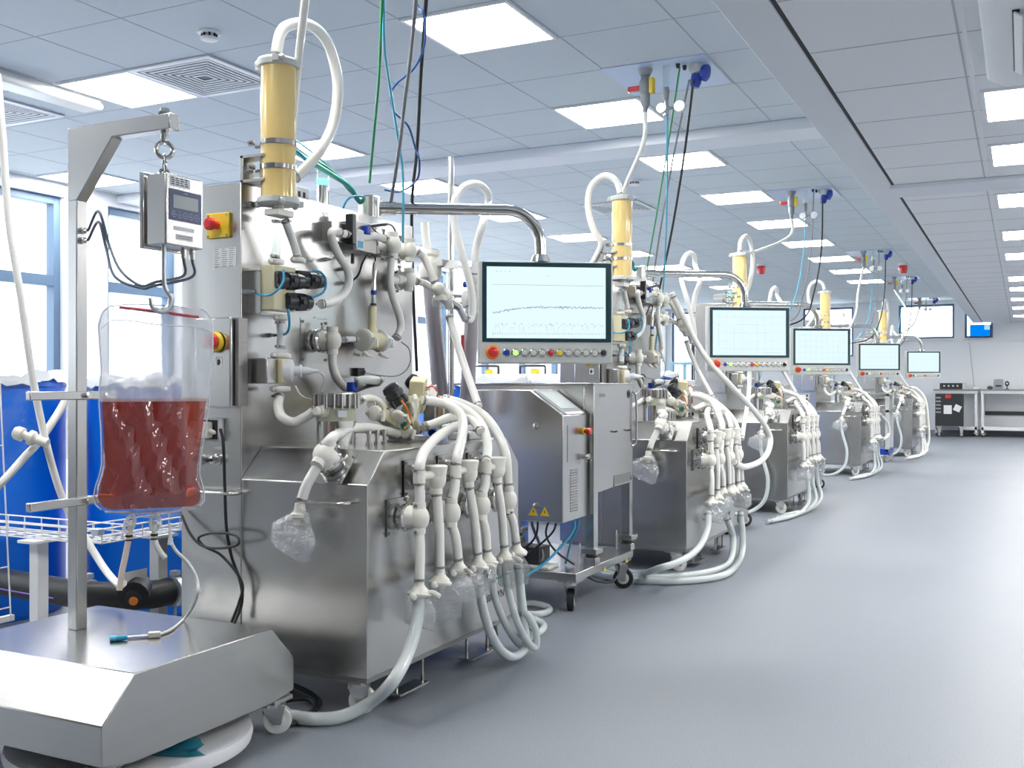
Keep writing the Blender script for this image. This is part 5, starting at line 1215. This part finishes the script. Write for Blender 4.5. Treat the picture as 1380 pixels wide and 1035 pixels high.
# mauve membrane tubes on a pole behind the first skid
st = empty('membrane_stand', (at(608, 517, Y=4.25).x, 4.25, 0), 'upright pole holding two long mauve-grey tubes with white clamps, behind the nearest skid', 'stand')
sx = st.location.x
def SP(px, py, y=4.25): return at(px, py, Y=y)-st.location
z_t = SP(608, 212).z
MB().cyl((0, 0, .04), (0, 0, z_t), .014, n=16).build('pole', polish, st)
MB().lathe((0, 0, 0), RZ, [(0, .13), (.03, .13), (.035, .05), (.05, .03)], 32).build('base', steel, st)
for q, (pa, pb, ytop) in enumerate((((582, 372), (596, 560), 345), ((640, 410), (628, 560), 385))):
    a, c = SP(pa[0], pa[1]), SP(pb[0], pb[1]); a.y -= .02
    tu = MB().cyl(a, c, .039 if q == 0 else .034, n=28).build('membrane_tube', purple, st)
    t_ = SP(pa[0], ytop)
    MB().lathe(a, t_-a, [(-.02, .045), (0, .055), (.03, .058), (.05, .055), (.055, .03), (.09, .02), (.10, .035), (.12, .035), (.125, .015)], 20).obox(a.lerp(t_, .6)+V((.05, -.02, 0)), (.06, .03, .03), Matrix.Identity(3)).build('tube_clamp', ivory, tu)
    MB().cyl(V((0, 0, (a.z+t_.z)/2)), a.lerp(t_, .4), .008, n=8).obox(V((0, 0, (a.z+t_.z)/2)), (.05, .05, .04), Matrix.Identity(3)).build('arm', polish, tu)
MB().box(SP(630, 478)+V((0, -.06, 0)), SP(634, 452)+V((0, -.062, 0))).build('red_lettering', mat('faded_red', (.6, .06, .06), .5), st)
MB().cyl(SP(634, 385)+V((0, -.06, 0)), SP(641, 385)+V((0, -.06, 0)), .014, n=12).build('blue_valve', dblue, st)
line('supply_hose', [SP(572, 300)+st.location, SP(575, 330)+st.location, SP(580, 350)+st.location], .02, sili, 'short white hose on top of the mauve tube behind the nearest skid', 'hose')

# ------------------------------------------------------------ white furniture between skids and windows
def cabinet(name, x0, y0, x1, y1, z, label, cat='cabinet'):
    o = empty(name, (x0, y0, 0), label, cat); w_, d_ = x1-x0, y1-y0
    MB().box((0, 0, .08), (w_, d_, z-.04)).build('carcass', white, o, .004)
    MB().box((-.03, -.03, z-.04), (w_+.03, d_+.03, z)).build('worktop', white, o, .004)
    MB().box((.05, .05, 0), (w_-.05, d_-.05, .08)).build('plinth', grey_pl, o)
    for k in range(max(1, int(w_/.6))):
        n_ = max(1, int(w_/.6)); a_ = w_*k/n_; do = MB().box((a_+.01, -.02, .1), (a_+w_/n_-.01, 0, z-.06)).build('door', white, o, .003)
        MB().tube([(a_+.05, -.02, z-.15), (a_+.05, -.04, z-.15), (a_+.05, -.04, z-.3), (a_+.05, -.02, z-.3)], .005, 6, 0).build('handle', polish, do)
    return o
cabinet('white_cabinet', -3.95, 7.3, -2.35, 7.9, 1.13, 'white lab cabinet seen under the nearest monitor')
def bail(x, y, z, label):
    o = empty('lidded_crate', (x, y, z), label, 'crate')
    MB().box((-.16, -.1, 0), (.16, .12, .05)).build('lid', white, o, .01)
    MB().tube([(-.11, -.06, .05), (-.11, -.06, .10), (-.09, -.06, .115), (.09, -.06, .115), (.11, -.06, .10), (.11, -.06, .05)], .009, 8, 3).build('handle', blackp, o)
    MB().box((-.02, -.05, .05), (.03, .0, .09)).build('lid_insert', yellow, o, .004)
q = at(722, 500, Y=7.5); bail(q.x, q.y, 1.13, 'white crate with a black bail handle and yellow insert on the white cabinet')
q = at(660, 500, Y=7.45); bail(q.x, q.y, 1.13, 'white crate with a black handle at the left end of the white cabinet')
cabinet('white_cabinet', -6.4, 9.5, -5.3, 12.5, 1.0, 'long white cabinet along the windows, farther back')
wc = empty('wire_cage', (at(905, 500, Y=11).x, 11, 0), 'light blue wire cage trolley standing behind the second skid', 'trolley')
b = MB(); cw, chh = .5, 1.35
for x in (0, cw):
    for y in (0, .5): b.box((x-.015, y-.015, .12), (x+.015, y+.015, chh))
for z in (.2, .55, .95, 1.33): b.box((0, -.012, z-.012), (cw, .012, z+.012)).box((0, .488, z-.012), (cw, .512, z+.012)).box((-.012, 0, z-.012), (.012, .5, z+.012)).box((cw-.012, 0, z-.012), (cw+.012, .5, z+.012))
for k in range(1, 8): b.tube([(cw*k/8, 0, .2), (cw*k/8, 0, 1.33)], .004, 6, 0)
b.build('wire_frame', mat('pale_blue_paint', (.25, .45, .58), .4), wc)
for x in (.03, cw-.03):
    for y in (.03, .47): caster(wc, (x, y, 0), .05, grey_pl, lgrey, .7, .13)
pc = empty('door_post', (0, 0, 0), 'white door frame post beyond the second monitor, with a dark edge', 'post')
pc.location = (at(936, 500, Y=12.5).x, 12.5, 0)
MB().box((0, 0, 0), (.35, .12, 2.1)).build('panel', white, pc, .005); MB().box((-.04, -.01, 0), (0, .13, 2.1)).build('edge_strip', black_m, pc)
# ------------------------------------------------------------ back wall: benches and equipment
def bench(x0, x1, y0, y1, z, label):
    o = empty('lab_bench', (x0, y0, 0), label, 'bench', None); w_, d_ = x1-x0, y1-y0
    MB().box((0, 0, z-.03), (w_, d_, z)).build('worktop', mat('grey_worktop_%d' % int(abs(x0*10)), (.22, .24, .27), .3), o, .003)
    MB().box((.02, .01, z-.09), (w_-.02, .04, z-.03)).build('apron', lgrey, o); MB().box((.02, d_-.04, z-.09), (w_-.02, d_-.01, z-.03)).build('apron', lgrey, o)
    MB().box((.02, .02, .14), (w_-.02, d_-.02, .21)).build('lower_shelf', white, o, .004)
    for x in (.03, w_-.08):
        for y in (.02, d_-.07):
            MB().box((x, y, .07), (x+.05, y+.05, z-.03)).build('leg', white, o, .003); caster(o, (x+.025, y+.025, 0), .035, black, black, .5, .08, .025)
    return o
YW = 23.45; xs = lambda px: at(px, 520, Y=YW).x
bz = .99
bench(xs(1258), xs(1319), YW, YB-.08, bz, 'wheeled white lab bench with the black cabinet beneath')
bench(xs(1320), 1.6, YW, YB-.08, bz, 'long white lab bench at the back wall carrying the small printer')
o = empty('server_cabinet', (xs(1262), YW-.35, 0), 'black equipment cabinet with white papers on its front, before the back bench', 'cabinet')
w_ = xs(1300)-xs(1262)
MB().box((0, 0, .23), (w_*.98, .30, .90)).build('case', black_m, o, .008)
for x, y in ((.05, .05), (w_-.07, .05), (.05, .25), (w_-.07, .25)): caster(o, (x, y, 0), .05, black, grey_pl, .4, .23)
MB().box((w_*.30, -.004, .48), (w_*.58, 0, .66)).build('paper_sheet', paper, o)
MB().obox((w_*.78, -.003, .60), (.13, .003, .13), Matrix.Rotation(.45, 3, 'Y')).build('paper_sheet', paper, o)
MB().box((w_*.36, -.05, .80), (w_*.56, .0, .88)).build('red_lid', red, o, .01)
b = MB()
for k in range(5): b.box((.01, -.006, .50+.075*k), (w_*.2, 0, .53+.075*k))
b.build('louvre_panel', grey_pl, o)
o = empty('audio_unit', (xs(1266), YW+.1, bz), 'black rack unit with a row of knobs on the back bench', 'device'); w_ = xs(1296)-xs(1266)
MB().box((0, 0, 0), (w_, .3, .13)).build('case', black_m, o, .005)
for k in range(4): MB().cyl((w_*(.2+.2*k), -.01, .07), (w_*(.2+.2*k), 0, .07), .02, n=12).build('knob', lgrey, o)
MB().box((w_+.02, 0, 0), (w_+.05, .3, .14)).build('side_plate', lgrey, o)
o = empty('label_printer', (xs(1339), YW+.15, bz), 'dark box-shaped printer standing on the long back bench', 'printer'); w_ = xs(1352)-xs(1339)
MB().prism([(0, 0), (w_, 0), (w_, .19), (w_*.9, .21), (w_*.1, .21), (0, .19)], 1, 0, .25).build('case', grey_pl, o, .01)
MB().box((w_*.2, -.004, .05), (w_*.8, 0, .09)).build('label_slot', black_m, o)
o = empty('webcam', (xs(1357), YW+.15, bz), 'small black oval webcam on a stand beside the printer', 'device')
MB().ball((0, 0, .12), .045, 1, .6, 1.2).build('housing', black_m, o); MB().cyl((0, -.03, .12), (0, -.032, .12), .02, n=14).build('lens', lgrey, o); MB().lathe((0, 0, 0), RZ, [(0, .05), (.01, .05), (.012, .01), (.07, .01)], 16).build('stand', black_m, o)
o = MB().ball((xs(1334), YW+.15, bz+.035), .06, 1, .8, .6).build('tape_dispenser', mat('dark_red_grey', (.09, .06, .07), .4)); tag(o, 'small dark rounded tape dispenser left of the printer', 'dispenser', None, 'thing')
o = MB().box((xs(1311), YW+.15, bz), (xs(1320), YW+.35, bz+.04)).build('tissue_box', white, None, .006); tag(o, 'low white box lying on the back bench corner', 'box', None, 'thing')
struct('trim_9', MB().box((xs(1322), YB-.06, .44), (XR, YB-.01, .52)), black_m)
o = MB().box((xs(1322), YB-.12, .44), (xs(1326), YB-.07, .86)).build('cable_riser', black_m, None, .003); tag(o, 'black upright duct under the long back bench', 'duct', None, 'thing')
line('wall_cable', [(xb(1306), YB-.02, 2.05), (xb(1309), YB-.02, 1.6), (xb(1313), YB-.02, 1.05)], .008, lgrey, 'thin grey cable hanging down the back wall from the screen', 'cable')
# wall screen
tx0, tx1 = at(1307, 440, Y=YB-.25).x, at(1335, 440, Y=YB-.25).x; tz1, tz0 = at(1320, 437.5, Y=YB-.25).z, at(1320, 455, Y=YB-.25).z
o = empty('wall_screen', (tx0, YB-.25, tz0), 'small wall screen glowing blue below the end of the ceiling beam', 'screen'); w_, h_ = tx1-tx0, tz1-tz0
MB().box((0, 0, 0), (w_, .05, h_)).build('casing', black_m, o, .004)
MB().box((.012, -.002, .03), (w_-.012, 0, h_-.01)).build('display', tvscr, o)
MB().box((w_*.70, -.003, h_*.6), (w_-.014, -.002, h_-.012)).build('display_tile', tvscr2, o)
MB().box((w_*.4, .05, h_*.4), (w_*.6, .25, h_*.6)).build('bracket', grey_pl, o)
